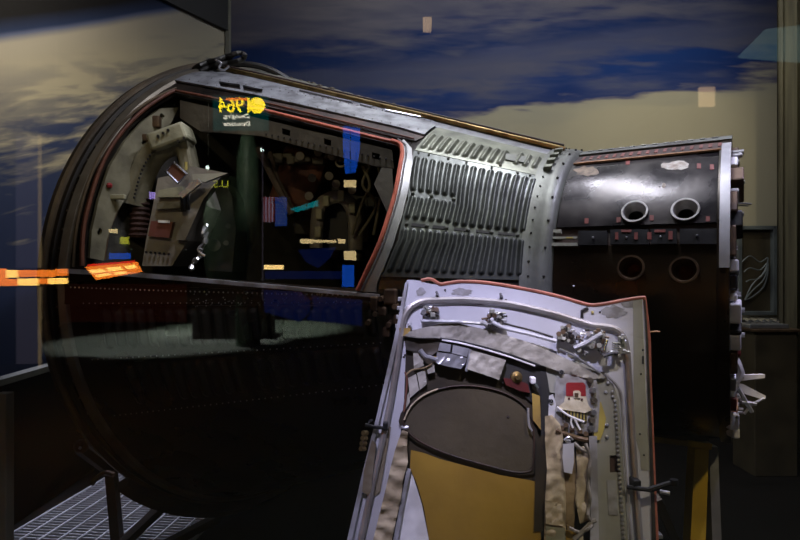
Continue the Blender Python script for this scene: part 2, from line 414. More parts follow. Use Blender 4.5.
def hit(x, y):
    """where the sight line of a photo point meets the skin -> (s, phi)"""
    d = ray(x, y); best = None
    def g(t):
        p = EYE+d*t-C0; s = p.dot(U); q = p-U*s
        return q.length-RS(s), s, math.atan2(q.dot(W), q.dot(V_))
    t = 1.0; pv = g(t)
    while t < 5:
        t2 = t+0.01; c = g(t2)
        if best is None or c[0] < best[0]: best = c
        if c[0] <= 0 < pv[0]:
            a, b = t, t2
            for _ in range(20):
                mth = (a+b)/2
                if g(mth)[0] > 0: a = mth
                else: b = mth
            c = g(b); return (c[1], c[2])
        t, pv = t2, c
    return (best[1], best[2])
def hp(pts): return [hit(*p) for p in pts]
def spath(pts, h, n=6):
    return [S(a, b, h) for a, b in spline(hp(pts), n)]
def lerp_path(pts, n):  # resample a polyline in map coords
    out = []
    for i in range(len(pts)-1):
        for k in range(n): out.append(tuple(a+(b-a)*k/n for a, b in zip(pts[i], pts[i+1])))
    out.append(tuple(pts[-1])); return out

# ================================================================ SETTING
def slab(name, a, b, m, kind='structure'):
    a = Vector(a); b = Vector(b)
    o = MB().box((a+b)/2, (abs(b.x-a.x), abs(b.y-a.y), abs(b.z-a.z))).build(name, m)
    o['kind'] = kind; return o
slab('floor', (-10.1, GLASS_Y-0.4, -0.1), (5.1, 5.4, 0), 'floor')
slab('floor_gallery', (-10.1, -20.1, -0.1), (5.1, GLASS_Y-0.4, 0), 'gallery_floor')
slab('ceiling', (-10.1, -20.1, 4.6), (5.1, 5.4, 4.7), 'wall_dark')
slab('wall_gallery_left', (-10.2, -20.1, 0), (-10.1, 5.4, 4.6), 'wall_dark')
slab('wall_right', (5.1, -20.1, 0), (5.2, 5.4, 4.6), 'wall_dark')
slab('wall_front', (-10.1, -20.2, 0), (5.1, -20.1, 4.6), 'wall_dark')

def mural_wall(name, p0, p1, z0, z1, m, thick):
    """vertical wall from p0 to p1 (p0 = corner); UV in metres"""
    p0 = Vector((*p0, 0)); p1 = Vector((*p1, 0)); d = (p1-p0); L = d.length; d.normalize()
    out = Vector(thick)
    me = bpy.data.meshes.new(name)
    vs = [p0+W*z0, p1+W*z0, p1+W*z1, p0+W*z1]
    vs += [v+out for v in vs]
    fs = [(0, 1, 2, 3), (7, 6, 5, 4), (0, 4, 5, 1), (1, 5, 6, 2), (2, 6, 7, 3), (3, 7, 4, 0)]
    me.from_pydata([tuple(v) for v in vs], [], fs)
    uvl = me.uv_layers.new(name='UVMap')
    for l in me.loops:
        v = Vector(me.vertices[l.vertex_index].co)
        uvl.data[l.index].uv = ((v-p0).dot(d), v.z)
    o = link(name, me, m); o['kind'] = 'structure'; return o
CORNER = (-1.61, 5.2)
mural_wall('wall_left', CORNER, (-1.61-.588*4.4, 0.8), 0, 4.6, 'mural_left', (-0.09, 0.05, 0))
mural_wall('wall_back', CORNER, (5.1, 5.2), 0, 4.6, 'mural_back', (0, 0.1, 0))
dl = Vector((-.507, -.862, 0))
# deep ceiling beam above the left mural, with the post of the corner
P = Vector((-1.61, 5.2, 0))
nrm = Vector((.862, -.507, 0))
b = MB(); a0 = P+dl*0.05+nrm*0.005+W*3.68; a1 = P+dl*5.0+nrm*0.005+W*3.68
b.prism([a0, a1, a1+nrm*0.035, a0+nrm*0.035], W*0.92)
o = b.build('trim_1', 'beam'); o['kind'] = 'structure'
b = MB(); c = P+dl*0.03+nrm*0.02; b.box(c+W*2.3, (0.045, 0.045, 4.55), bev=0.004)
o = b.build('trim_2', 'ledge'); o['kind'] = 'structure'

# low dark partition with a pale coping, left
ledge = empty('low_partition', (-2.2, 3.2, 0), 'low dark partition with a pale coping along the left mural', 'partition')
a = Vector((-2.16, 1.9, 0)); e = Vector((-2.23, 4.25, 0)); dd = (e-a).normalized(); sd = Vector((dd.y, -dd.x, 0))
MB().prism([a, e, e-sd*0.05, a-sd*0.05], W*0.815).build('panel', 'wall_dark', ledge)
MB().prism([a+sd*0.012+W*0.815, e+sd*0.012+W*0.815, e-sd*0.062+W*0.815, a-sd*0.062+W*0.815], W*0.035).build('coping', 'ledge', ledge)
# post at the very left edge
pp = at(4, 440, 2.25)
po = MB().box((pp.x, pp.y, 0.475), (0.05, 0.05, 0.95), bev=0.004).build('barrier_post', 'ledge')
tag(po, 'slim olive grey post at the left edge in front of the low partition', 'post')

# dark counter under the back mural and things at the right
slab('trim_3', (-1.5, 4.75, 0), (5.05, 5.15, 0.98), 'floor')
dr = empty('drape', (3.35, 4.3, 0), 'dark olive floor-length drape at the right edge', 'curtain')
vs = []; b = MB(); n = 120; pts = []
for i in range(n+1):
    x = 2.99+i/n*1.5; pts.append((x, 4.35+0.035*math.sin(i*0.55)+0.02*math.sin(i*1.27+1)))
vv = [Vector((x, y, z)) for z in (0.01, 2.2, 4.55) for x, y in pts]+[Vector((x, y+0.012, z)) for z in (0.01, 2.2, 4.55) for x, y in pts]
fs = []; k = n+1
for r in range(2):
    for i in range(n):
        fs.append((r*k+i, r*k+i+1, (r+1)*k+i+1, (r+1)*k+i)); q = 3*k
        fs.append((q+r*k+i, q+(r+1)*k+i, q+(r+1)*k+i+1, q+r*k+i+1))
b.add(vv, fs).build('cloth', 'pillar', dr, True)
MB().box((3.74, 4.36, 4.57), (1.6, 0.06, 0.05)).build('rail', 'dark_metal', dr)

# framed exhibit panel with white tubing, on the counter
Yp = 4.95
fp = empty('exhibit_panel', at(756, 318, Yp), 'grey framed display panel holding coiled white tubes, right of the capsule nose', 'display')
p0, p1 = at(738, 228, Yp), at(773, 313, Yp)
b = MB(); cx, cz = (p0.x+p1.x)/2, (p0.z+p1.z)/2; w, hh = p1.x-p0.x, p0.z-p1.z
for sx_ in (-1, 1): b.box((cx+sx_*w/2, Yp, cz), (0.035, 0.07, hh+.035), bev=0.004)
for sz_ in (-1, 1): b.box((cx, Yp, cz+sz_*hh/2), (w, 0.07, 0.035), bev=0.004)
b.build('frame', 'panel_grey', fp)
MB().box((cx, Yp+0.02, cz), (w, 0.02, hh)).build('backing', 'cabinet', fp)
b = MB()
for k in range(3):
    pts = [(742+k*2, 262+k*10), (750, 256+k*12), (760, 262+k*8), (768, 258+k*5), (764, 272+k*7), (752, 285+k*6), (745, 300)]
    b.tube([at(x, y, Yp-0.03) for x, y in spline(pts, 6)], 0.006, 6)
b.builds('tube_coil', 'panel_grey', fp)
cb = empty('display_plinth', at(764, 330, 4.0), 'brown plinth carrying metal parts behind the capsule nose at the right', 'plinth')
q = at(764, 330, 4.0); MB().box((q.x, q.y, q.z/2-0.0), (0.30, 0.26, q.z), bev=0.006).build('body', 'cabinet', cb)
MB().box((q.x, q.y, q.z+0.01), (0.34, 0.30, 0.02), bev=0.004).build('top', 'brown_metal', cb)
sc_ = empty('equipment_tray', (q.x, q.y, q.z+0.02), 'silvery tray of metal fittings lying on the brown plinth', 'tray')
MB().box((q.x-0.02, q.y, q.z+0.035), (0.28, 0.18, 0.03), bev=0.006).build('tray', 'alu', sc_)
b = MB()
for k in range(5): b.cyl((q.x-0.12+k*0.05, q.y-0.03, q.z+0.065), (q.x-0.10+k*0.05, q.y+0.06, q.z+0.075), 0.012, 8)
b.builds('fitting', 'chrome', sc_)

# steel grating on the floor under the heat shield
gr = empty('floor_grating', (-1.9, 3.2, 0), 'pale steel floor grating lit beneath the heat shield', 'grating')
GV = Vector((0.10, 0.99, 0)).normalized(); GU = Vector((GV.y, -GV.x, 0))
g0 = Vector((at(19, 530, 552*1.42/260).x, at(19, 530, 552*1.42/260).y, 0.03)); 
g0 = g0 - GV*0.30
b = MB(); nf = 36; LU = 1.0; LV = 1.12
for i in range(nf+1):
    a = g0+GV*(LV*i/nf); c = a+GU*LU
    b.prism([a-W*0.012, a+W*0.003, a+W*0.003+GV*0.006, a-W*0.012+GV*0.006], c-a)
b.build('bearing_bars', 'grate', gr)
b = MB()
for i in range(11):
    a = g0+GU*(LU*i/10)+W*0.006; b.tube([a, a+GV*LV], 0.006, 6)
b.build('cross_rods', 'grate', gr)
b = MB()
for a, c in ((g0, g0+GU*LU), (g0+GV*LV, g0+GV*LV+GU*LU), (g0, g0+GV*LV), (g0+GU*LU, g0+GU*LU+GV*LV)):
    b.tube([a, c], 0.01, 4)
b.build('frame', 'grate', gr)

# ================================================================ CAPSULE
cap = empty('space_capsule', (C0.x+U.x, C0.y+U.y, 0.0), 'large black and grey conical two-seat space capsule lying on its side in a cradle', 'spacecraft')
def deg(*a): return [(s, math.radians(p)) for s, p in a]

OPEN_PX = [(176, 93), (215, 101), (262, 112.5), (325, 128), (385, 142.5), (398, 146), (403, 153), (402, 164), (398, 190), (392, 213), (382, 243), (370, 269), (360, 289),
           (280, 283.5), (200, 277), (130, 271), (84, 267.5), (84, 250), (86, 225), (92, 200), (101, 172), (113, 148), (130, 126), (150, 108)]
OPEN = hp(OPEN_PX)
TAU = 2*PI
# base skin, cone, all round except the hatch opening
MB().sheet(S, [(0.02, -PI), (L1, -PI), (L1, PI), (0.02, PI)], [OPEN], 0.0, 0.012, 0.06).build('cabin_skin', 'black_skin', cap, True)

# heat shield end: layered rings round the rim + dish
def ring(name, prof, m, n=160):
    return MB().lathe(C0, U, prof, n).build(name, m, cap, True)
ring('heat_shield', [(0.01, -0.30), (0.3, -0.285), (0.6, -0.235), (0.85, -0.165), (1.05, -0.085), (1.145, -0.04), (1.15, -0.03)], 'shield')
ring('shield_ring', [(1.10, -0.055), (1.165, -0.052), (1.173, -0.045), (1.175, -0.012), (1.165, -0.004), (1.14, -0.003)], 'rim_brown')
ring('rim_band', [(1.13, -0.006), (1.155, -0.004), (1.155, 0.022), (1.13, 0.024)], 'rim_dark')
ring('retaining_ring', [(RS(.05)-.01, 0.048), (RS(.05)+.010, 0.048), (RS(.05)+.016, 0.055), (RS(.08)+.012, 0.080), (RS(.085)-.01, 0.087)], 'rim_grey')
b = MB()
for k in range(96):
    ph = TAU*k/96; b.ball(S(0.034, ph, 0.003), 0.005, 6)
b.builds('rim_screw', 'rim_grey', cap, True)

# corrugated shingle panels -------------------------------------------------
def gridpanel(name, left, right, p0, p1, ns, npn, ribs, m, h=0.008, amp=0.007, extra=None, thick=0.007):
    """left/right: functions of phi giving s; ribs: (t centre 0-1, half width m, phiA, phiB)"""
    vs = []; fs = []
    for j in range(npn+1):
        ph = p0+(p1-p0)*j/npn; l = left(ph); r = right(ph)
        for i in range(ns+1):
            t = i/ns; s = l+(r-l)*t; H = 0.0
            for tc, hw, a, c in ribs:
                ds = (t-tc)*(r-l)
                if abs(ds) > hw*1.4: continue
                R_ = RS(s); dp = 0 if a+hw/R_ <= ph <= c-hw/R_ else min(abs(ph-(a+hw/R_)), abs(ph-(c-hw/R_)))*R_
                d = math.hypot(ds, dp)/hw
                if d < 1.25: H = max(H, 0.5+0.5*math.cos(PI*min(1, d/1.25)))
            e_ = extra(s, ph, t) if extra else 0
            vs.append(S(s, ph, h+amp*H+e_))
    w = ns+1
    for j in range(npn):
        for i in range(ns): fs.append((j*w+i, j*w+i+1, (j+1)*w+i+1, (j+1)*w+i))
    # edge skirts down to the base skin
    n0 = len(vs); edge = [(0, i) for i in range(ns+1)]+[(j, ns) for j in range(1, npn+1)]+[(npn, i) for i in range(ns-1, -1, -1)]+[(j, 0) for j in range(npn-1, 0, -1)]
    for j, i in edge:
        ph = p0+(p1-p0)*j/npn; l = left(ph); r = right(ph); vs.append(S(l+(r-l)*i/ns, ph, h-thick))
    m_ = len(edge)
    for k in range(m_):
        a = edge[k][0]*w+edge[k][1]; c = edge[(k+1) % m_]; c = c[0]*w+c[1]
        fs.append((a, c, n0+(k+1) % m_, n0+k))
    me_b = MB(); me_b.add(vs, fs); return me_b.build(name, m, cap, True, math.radians(60))
R_ = math.radians
def lefts(off):
    key = sorted([(hit(x, y)[1], hit(x, y)[0]+off) for x, y in ((410, 152), (404, 200), (394, 240), (380, 272), (372, 282))])
    def f(ph):
        if ph <= key[0][0]: return key[0][1]
        for (a, sa), (c, sb) in zip(key, key[1:]):
            if ph <= c: return sa+(sb-sa)*(ph-a)/(c-a)
        return key[-1][1]
    return f
LF = lefts(0.015)
RF = lambda ph: 1.655
ribs = []
nA = 15
for k in range(nA):
    t = (k+0.6)/nA
    ribs.append((t, 0.0098, R_(4.9), R_(17.8)))                     # lower row
    if k < 6:
        ribs.append((t, 0.0098, R_(20.6), R_(28.2))); ribs.append((t, 0.0098, R_(29.8), R_(43.4)))
    else: ribs.append((t, 0.0098, R_(20.0), R_(44.0)))
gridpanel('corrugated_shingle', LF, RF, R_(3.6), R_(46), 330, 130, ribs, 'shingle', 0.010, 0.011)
b = MB()
for k in (0, 2.4, 5.2): b.ball(S(LF(R_(29))+(1.655-LF(R_(29)))*(k+.6)/nA, R_(29), 0.013), 0.007, 8)
for k in (0.1, 2.6, 5, 7.6, 10.4, 13.4): b.ball(S(LF(R_(19))+(1.655-LF(R_(19)))*(k+.6)/nA, R_(19), 0.013), 0.007, 8)
for k in (0.1, 1.4, 3.8, 6, 9, 12, 13.4): b.ball(S(LF(R_(46))+(1.655-LF(R_(46)))*(k+.6)/nA, R_(45.2), 0.012), 0.005, 8)
b.builds('shingle_screw', 'flange', cap, True)
b = MB()
for k in range(5):
    s0 = 1.30+k*0.068; b.sheet(S, deg((s0, 18.5), (s0+.05, 18.5), (s0+.05, 19.4), (s0, 19.4)), [], 0.013, 0.002, 0.05)
b.builds('dark_slot', 'black', cap)
ribs = []
for k in range(10):
    ribs.append(((k+0.7)/14.5, 0.0105, R_(47.6), R_(57.5)))
for k in range(3):
    ribs.append(((k+11.4)/14.5, 0.0095, R_(49.5), R_(58.5)))
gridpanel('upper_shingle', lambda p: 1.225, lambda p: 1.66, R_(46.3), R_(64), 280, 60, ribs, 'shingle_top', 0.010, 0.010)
b = MB(); 
for (x, y) in ((503, 158), (515, 161), (527, 165), (500, 168)): b.ball(S(*hit(x, y), 0.012), 0.005, 8)
b.builds('upper_screw', 'rim_grey', cap, True)
MB().sheet(S, hp([(505, 157), (528, 161), (528, 167), (505, 163)]), [], 0.016, 0.004, 0.05).build('access_plate', 'flange', cap)
# dark corrugations low on the cabin side, below the sill
def dark_ribs(name, s0, s1, p0, p1, n):
    rb = [((k+0.7)/n, 0.019, p0+R_(0.6), p1-R_(0.6)) for k in range(n)]
    gridpanel(name, lambda p: s0, lambda p: s1, p0, p1, 160, 40, rb, 'black_skin', 0.008, 0.011)
dark_ribs('side_shingle', 0.20, 0.42, R_(-13), R_(-3.6), 5)
dark_ribs('side_shingle', 0.44, 0.80, R_(-13.5), R_(-3.8), 8)
dark_ribs('side_shingle', 0.82, 1.2, R_(-13.5), R_(-3.8), 8)
dark_ribs('side_shingle', 0.25, 0.7, R_(-26), R_(-15.5), 10)
dark_ribs('side_shingle', 0.74, 1.2, R_(-26), R_(-15.5), 9)

# frame of the hatch opening
fo = [(404, 143), (412, 152), (413, 166), (409, 192), (403, 218), (394, 246), (385, 268), (378, 283), (377, 292), (361, 291)]
fi = [(360, 288), (370, 268), (382, 242), (392, 212), (398, 190), (402, 164), (403, 153), (398, 146)]
MB().sheet(S, hp([(x, y) for x, y in fo]+fi), [], 0.016, 0.014, 0.03).build('opening_frame', 'frame_grey', cap, True)
seal_r = spath([(392, 144.5), (400, 148), (402.5, 155), (401, 167), (397, 190), (391, 213), (381, 243), (369, 269), (359, 290)], 0.016)
MB().tube(seal_r, 0.0105, 8, squash=0.8).build('opening_seal', 'seal', cap, True)
MB().tube(spath([(398, 143), (405.5, 149), (406.5, 156), (404.5, 170), (401, 191), (395, 214), (385, 244), (373, 270), (363, 290)], 0.018), 0.0035, 6).build('seal_retainer', 'alu', cap, True)
MB().tube(spath([(262, 112.5), (300, 122), (350, 134.5), (385, 143), (392, 144.5)], 0.014), 0.0075, 8).build('opening_seal', 'seal', cap, True)
MB().tube(spath([(175, 93), (215, 101), (262, 112.5)], 0.012), 0.006, 8).build('opening_seal', 'seal_dark', cap, True)
MB().tube(spath([(175, 93), (150, 108), (130, 126), (113, 148), (101, 172), (92, 200), (86, 225), (84, 250), (84, 266)], 0.010), 0.013, 8, squash=.6).build('opening_seal', 'seal_dark', cap, True)
MB().tube(spath([(177, 90), (148, 104), (126, 122), (108, 145), (95, 170), (85, 199), (79, 225), (76, 250), (75, 267)], 0.008), 0.006, 8).build('seal_retainer', 'rim_brown', cap, True)
# sill
b = MB(); sl = hp([(62, 268.5), (130, 272), (200, 278), (280, 285), (380, 294)])
b.sheet(S, sl+[(p[0], p[1]-R_(0.9)) for p in reversed(sl)], [], 0.022, 0.03, 0.06)
b.build('sill', 'lilac_edge', cap)
# door longeron below the sill, with rivets
MB().sheet(S, [(0.06, R_(1.2)), (1.19, R_(-1.0)), (1.19, R_(-3.6)), (0.06, R_(-3.2))], [], 0.012, 0.01, 0.05).build('side_rail', 'cyl_brown', cap, True)
b = MB()
for k in range(64):
    s = 0.1+k*0.0172*1.0; b.ball(S(s, R_(0.2-1.5*s), 0.013), 0.0034, 6)
for k in range(46):
    s = 0.15+k*0.0235
    for pdeg in (-3.0, -14.3, -27.2): b.ball(S(s, R_(pdeg-0.3*s), 0.013), 0.0026, 6)
for k in range(60):
    s = random.uniform(0.55, 1.15); b.ball(S(s, R_(random.uniform(-4, -0.8)), 0.012), random.uniform(0.0016, 0.0036), 5)
b.builds('skin_rivet', 'alu', cap, True)
# dark hinge fittings right of the sill
b = MB()
for (x, y, w_, h_) in ((392, 296, .05, .05), (384, 310, .035, .03), (400, 318, .04, .03), (376, 303, .03, .05), (388, 330, .03, .03)):
    s, p = hit(x, y); b.box(S(s, p, 0.02), (w_, 0.03, h_), (U, Sn(s, p), W), 0.006)
for (x, y) in ((383, 298), (378, 312), (391, 322), (397, 305), (405, 330), (371, 320)):
    s, p = hit(x, y); b.cyl(S(s, p, 0.0), S(s, p, 0.045), 0.009, 10)
b.builds('hinge_block', 'brown_metal', cap)

# panels on the shoulder of the cabin
tp = [(203, 74), (262, 80), (330, 95), (430, 118), (436, 128), (424, 137), (400, 130), (340, 116), (265, 99), (212, 89), (172, 82), (180, 76)]
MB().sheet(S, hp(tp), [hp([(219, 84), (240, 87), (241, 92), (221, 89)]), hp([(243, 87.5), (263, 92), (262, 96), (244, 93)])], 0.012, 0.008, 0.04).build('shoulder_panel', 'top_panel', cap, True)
b = MB()
for i in range(26):
    t = i/25
    for (x0, y0, x1, y1) in ((212, 81, 425, 121), (190, 82, 418, 132), (280, 91, 430, 124)):
        b.ball(S(*hit(x0+(x1-x0)*t, y0+(y1-y0)*t), 0.012), 0.0028, 6)
b.builds('shoulder_screw', 'slot', cap, True)
b = MB()
for (x0, y0, x1, y1) in ((300, 94, 352, 106), (360, 108, 372, 111), (385, 114, 420, 121)):
    b.tube(spath([(x0, y0), ((x0+x1)/2, (y0+y1)/2), (x1, y1)], 0.016), 0.006, 8)
b.builds('shoulder_bar', 'alu', cap, True)
MB().sheet(S, hp([(255, 99), (340, 117), (400, 131), (424, 138), (416, 142), (398, 139), (330, 122), (255, 105)]), [], 0.006, 0.01, 0.04).build('drip_channel', 'slot', cap)
MB().tube(spath([(262, 104.5), (330, 121), (400, 138), (414, 141.5)], 0.012), 0.004, 6).build('channel_bead', 'seal_dark', cap, True)
# gold seam strip, running to the nose
gs = [S(s, R_(p), 0.020) for s, p in ((0.10, 67), (0.4, 68), (0.8, 69), (1.2, 70.5), (1.5, 71.5), (1.68, 73))]
MB().tube(gs, 0.010, 6, squash=1.0).build('seam_strip', 'gold', cap, True)
MB().tube([p+W*0.014+V_*0.012 for p in gs], 0.004, 6).builds('seam_edge', 'slot', cap, True)
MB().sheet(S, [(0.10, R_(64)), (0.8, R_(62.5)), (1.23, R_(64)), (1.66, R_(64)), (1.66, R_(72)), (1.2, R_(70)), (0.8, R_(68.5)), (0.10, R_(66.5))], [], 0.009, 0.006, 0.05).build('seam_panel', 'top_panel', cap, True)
def farh(a, b_): return 0.004*(math.sin(a*95) > 0.2)*(math.sin(b_*60) > -0.2)
MB().sheet(S, [(0.10, R_(69)), (1.66, R_(73.5)), (1.66, R_(125)), (0.10, R_(125))], [], 0.012, 0.009, 0.018, farh).build('ridge_panel', 'far_panel', cap)
b = MB()
for i in range(22):
    s = 0.2+i*0.065+random.uniform(-.01, .01); ph = R_(random.choice((78, 83, 88, 93))); w_ = random.uniform(.012, .03)
    b.box(S(s, ph, 0.012), (w_*1.6, w_, 0.012), (U, V_, W), 0.003)
b.builds('ridge_block', 'rim_grey', cap)
# cable loops at the crown of the rim
b = MB()
for r in range(3):
    pts = [(176, 86), (186, 76+r*2), (198, 66+r), (210, 62-r), (225, 57+r*2), (238, 53), (245, 55+r), (240, 60+r), (226, 63), (212, 66+r*2), (200, 72), (190, 80)]
    b.tube([at(x, y, 2.62+0.02*r+0.02*math.sin(i)) for i, (x, y) in enumerate(spline(pts, 5))], 0.011-0.002*r, 8)
b.build('cable_loop', 'rubber', cap, True)
MB().tube([at(x, y, 2.78) for x, y in spline([(226, 66), (240, 64), (258, 66), (275, 72), (293, 83)], 5)], 0.016, 8).build('far_rim_arc', 'rubber', cap, True)  # black tube added in place of the rim's far side
b = MB()
b.tube([at(x, y, 2.56) for x, y in spline([(216, 60), (221, 63), (219, 68), (224, 70), (229, 66)], 5)], 0.005, 6)
b.build('shackle', 'alu', cap, True)
MB().tube([at(x, y, 2.66) for x, y in spline([(186, 84), (196, 76), (206, 72), (214, 71)], 5)], 0.014, 8).build('bracket_tube', 'rim_grey', cap, True)

# adapter flange between cone and nose section
prof = []
for s_, dr_ in ((1.645, 0.004), (1.648, 0.016), (1.69, 0.018), (1.70, 0.024), (1.725, 0.024), (1.735, 0.016), (1.742, 0.0)): prof.append((RS(s_)+dr_, s_))
ring('adapter_flange', prof, 'flange', 120)
b = MB()
for k in range(72):
    b.ball(S(1.668, TAU*k/72, 0.018), 0.004, 6)
for k in range(36): b.ball(S(1.713, TAU*(k+.5)/36, 0.026), 0.0048, 6)
b.builds('ring_bolt', 'rim_dark', cap, True)
b = MB()
for p in (66, 60, 55, 50): b.box(S(1.672, R_(p), 0.026), (0.03, 0.02, 0.018), (U, V_*-math.sin(R_(p))+W*math.cos(R_(p)), Sn(1.7, R_(p))), 0.003)
b.builds('ring_clip', 'shingle_top', cap)

# ---- nose section: black cylinder with four thruster ports
HOLES_PX = [(635, 213.5), (685.5, 211.5), (631, 268), (684, 270)]
HC = [hit(*p) for p in HOLES_PX]; HR = 0.033
def circ2(c, r, n=28): return [(c[0]+r*math.cos(TAU*k/n), c[1]+r/R2*1.08*math.sin(TAU*k/n)) for k in range(n)]
nose_edge = L2+0.0
yb = lambda x: 0
MB().sheet(S, deg((1.74, -180), (nose_edge, -180), (nose_edge, 16), (1.74, 16)), [circ2(HC[2], HR), circ2(HC[3], HR)], 0.0, 0.01, 0.04).build('lower_nose_skin', 'cyl_brown', cap, True)
MB().sheet(S, deg((1.745, 23.4), (nose_edge, 22.9), (nose_edge, 56.5), (1.745, 56.5)), [circ2(HC[0], HR), circ2(HC[1], HR)], 0.006, 0.01, 0.04).build('upper_nose_skin', 'cyl_black', cap, True)
MB().sheet(S, deg((1.74, 56.5), (nose_edge, 56.5), (nose_edge, 180), (1.74, 180)), [], 0.0, 0.01, 0.05).build('nose_crown_skin', 'cyl_black', cap, True)
MB().sheet(S, deg((1.74, 15.8), (nose_edge, 15.8), (nose_edge, 24), (1.74, 24)), [], -0.006, 0.008, 0.05).build('nose_channel', 'slot', cap, True)
for i, c in enumerate(HC):
    base = S(c[0], c[1], 0.004 if i > 1 else 0.010); ax = Sn(2.0, c[1]); up_ = i < 2
    ax = (ax*1.0).normalized()
    t = MB().lathe(base, ax, [(HR*0.98, -0.012), (HR*1.16, 0.0), (HR*1.14, 0.004), (HR*0.98, 0.004), (HR*0.72, -0.028), (HR*0.66, -0.03)], 32).build('thruster_port', 'port_ring' if up_ else 'brown_metal', cap, True)
    MB().lathe(base, ax, [(HR*0.66, -0.03), (HR*0.62, -0.075), (0.0005, -0.09)], 24).build('nozzle', 'black' if up_ else 'rust', t, True)
# small panels in the channel between the two skins
b1 = MB(); b2 = MB(); b3 = MB()
def cpx(pts, h, th, bb, step=0.05): bb.sheet(S, hp(pts), [], h, th, step)
cpx([(579, 232), (608, 232), (608, 246), (579, 246)], 0.010, 0.008, b1)
cpx([(611, 231), (649, 231), (649, 245.5), (611, 245.5)], 0.012, 0.008, b1)
cpx([(651, 230.5), (677, 230.5), (677, 245), (651, 245)], 0.012, 0.008, b1)
cpx([(680, 230), (718, 230), (718, 245), (680, 245)], 0.010, 0.008, b1)
b1.builds('channel_plate', 'dark_metal', cap)
for pts in ([(553, 238), (578, 238), (578, 240), (553, 240)], [(550, 244), (578, 244), (578, 247), (550, 247)], [(549, 231), (562, 231), (562, 234), (549, 234)]): cpx(pts, 0.012, 0.01, b2)
b2.builds('channel_bar', 'hgrey', cap)
b3 = MB()
for pts in ([(616, 234), (619, 234), (619, 241), (616, 241)], [(635, 234), (638.5, 234), (638.5, 241), (635, 241)], [(648, 234), (652, 234), (652, 241), (648, 241)], [(669, 233), (673, 233), (673, 241), (669, 241)]): cpx(pts, 0.014, 0.003, b3)
for pts in ([(622, 231.5), (632, 231.5), (632, 234), (622, 234)], [(655, 231.5), (666, 231.5), (666, 234), (655, 234)]): cpx(pts, 0.014, 0.003, b3)
for (x, y) in ((587, 222), (619, 221), (652, 219), (708, 220), (628, 164), (699, 168), (712, 169)): cpx([(x-2, y-2.5), (x+2, y-2.5), (x+2, y+2.5), (x-2, y+2.5)], 0.0075, 0.003, b3)
b3.builds('caution_label', 'red_label', cap)
b = MB()
for pts in ([(567, 238.5), (574, 238.5), (574, 240), (567, 240)],): cpx(pts, 0.0135, 0.003, b)
b.build('placard', 'yellow', cap)
b = MB()
for (x, y) in ((594, 239), (627, 239), (661, 238.5), (697, 237), (574, 286), (660, 188)): b.ball(S(*hit(x, y), 0.013 if y > 200 and y < 260 else 0.004), 0.004, 8)
b.builds('round_screw', 'alu', cap, True)
# scuffed patches of worn paint (real wear with its own outline)
def blob(cx, cy, rx, ry, n=14, seed=1):
    rnd = random.Random(seed); return [(cx+rx*math.cos(TAU*k/n)*rnd.uniform(.6, 1.1), cy+ry*math.sin(TAU*k/n)*rnd.uniform(.6, 1.1)) for k in range(n)]
MB().sheet(S, hp(blob(676, 167.5, 17, 5, 18, 3)), [], 0.0068, 0.002, 0.05).build('worn_patch', 'scuff', cap)
MB().sheet(S, hp(blob(586, 173, 14, 5.5, 18, 5)), [], 0.0068, 0.002, 0.05).build('worn_patch', 'scuff_brown', cap)
MB().sheet(S, hp(blob(664, 187, 2.2, 3, 8, 6)), [], 0.0068, 0.002, 0.05).build('worn_patch', 'scuff', cap)
# strips along the crown of the nose section
cr = lambda p, h, s0=1.75, s1=nose_edge+0.01: [S(s0, R_(p), h), S((s0+s1)/2, R_(p), h), S(s1, R_(p), h)]
MB().tube(cr(57.5, 0.012), 0.0045, 6).build('crown_bead', 'wood_orange', cap, True)
MB().sheet(S, deg((1.75, 59), (nose_edge, 59), (nose_edge, 66), (1.75, 66)), [], 0.012, 0.01, 0.05).build('crown_strip', 'slot', cap)
MB().sheet(S, deg((1.75, 67), (nose_edge+.02, 67), (nose_edge+.02, 84), (1.75, 84)), [], 0.018, 0.012, 0.05).build('crown_plate', 'flange', cap)
b = MB()
for k in range(17):
    s = 1.77+k*0.026; b.sheet(S, deg((s, 60.5), (s+.010, 60.5), (s+.010, 64.5), (s, 64.5)), [], 0.014, 0.002, 0.05)
b.builds('crown_mark', 'red_dim', cap)
b = MB()
for k in range(12):
    s = 1.78+k*0.036; b.box(S(s, R_(72), 0.019), (0.018, 0.014, 0.004), (U, V_, W), 0.002)
b.builds('crown_tab', 'alu', cap)

# nose ring + bulkhead and the exposed equipment on its face
ring('nose_ring', [(R2-0.03, L2-0.012), (R2+0.012, L2-0.012), (R2+0.014, L2-0.006), (R2+0.014, L2+0.018), (R2-0.03, L2+0.02)], 'cyl_brown', 120)
MB().sheet(S, deg((L2-0.006, 8), (L2+0.019, 8), (L2+0.019, 62), (L2-0.006, 62)), [], 0.018, 0.006, 0.04).build('nose_ring_arc', 'bright_arc', cap, True)  # brighter upper arc of the nose ring, coloured apart from the dark rest
ring('nose_bulkhead', [(0.001, L2-0.02), (R2-0.01, L2-0.02), (R2-0.01, L2-0.0)], 'brown_metal', 80)
rnd = random.Random(11)
def nb(rad, p, sz, m, bev=0.004, ln=0.05, name='equipment_box', parent=None):
    ln *= 0.62
    rv = V_*math.cos(R_(p))+W*math.sin(R_(p)); tv = V_*-math.sin(R_(p))+W*math.cos(R_(p))
    return MB().box(C0+U*(L2+0.015+ln/2)+rv*rad, (ln, sz[0], sz[1]), (U, rv, tv), bev).build(name, m, parent or cap)
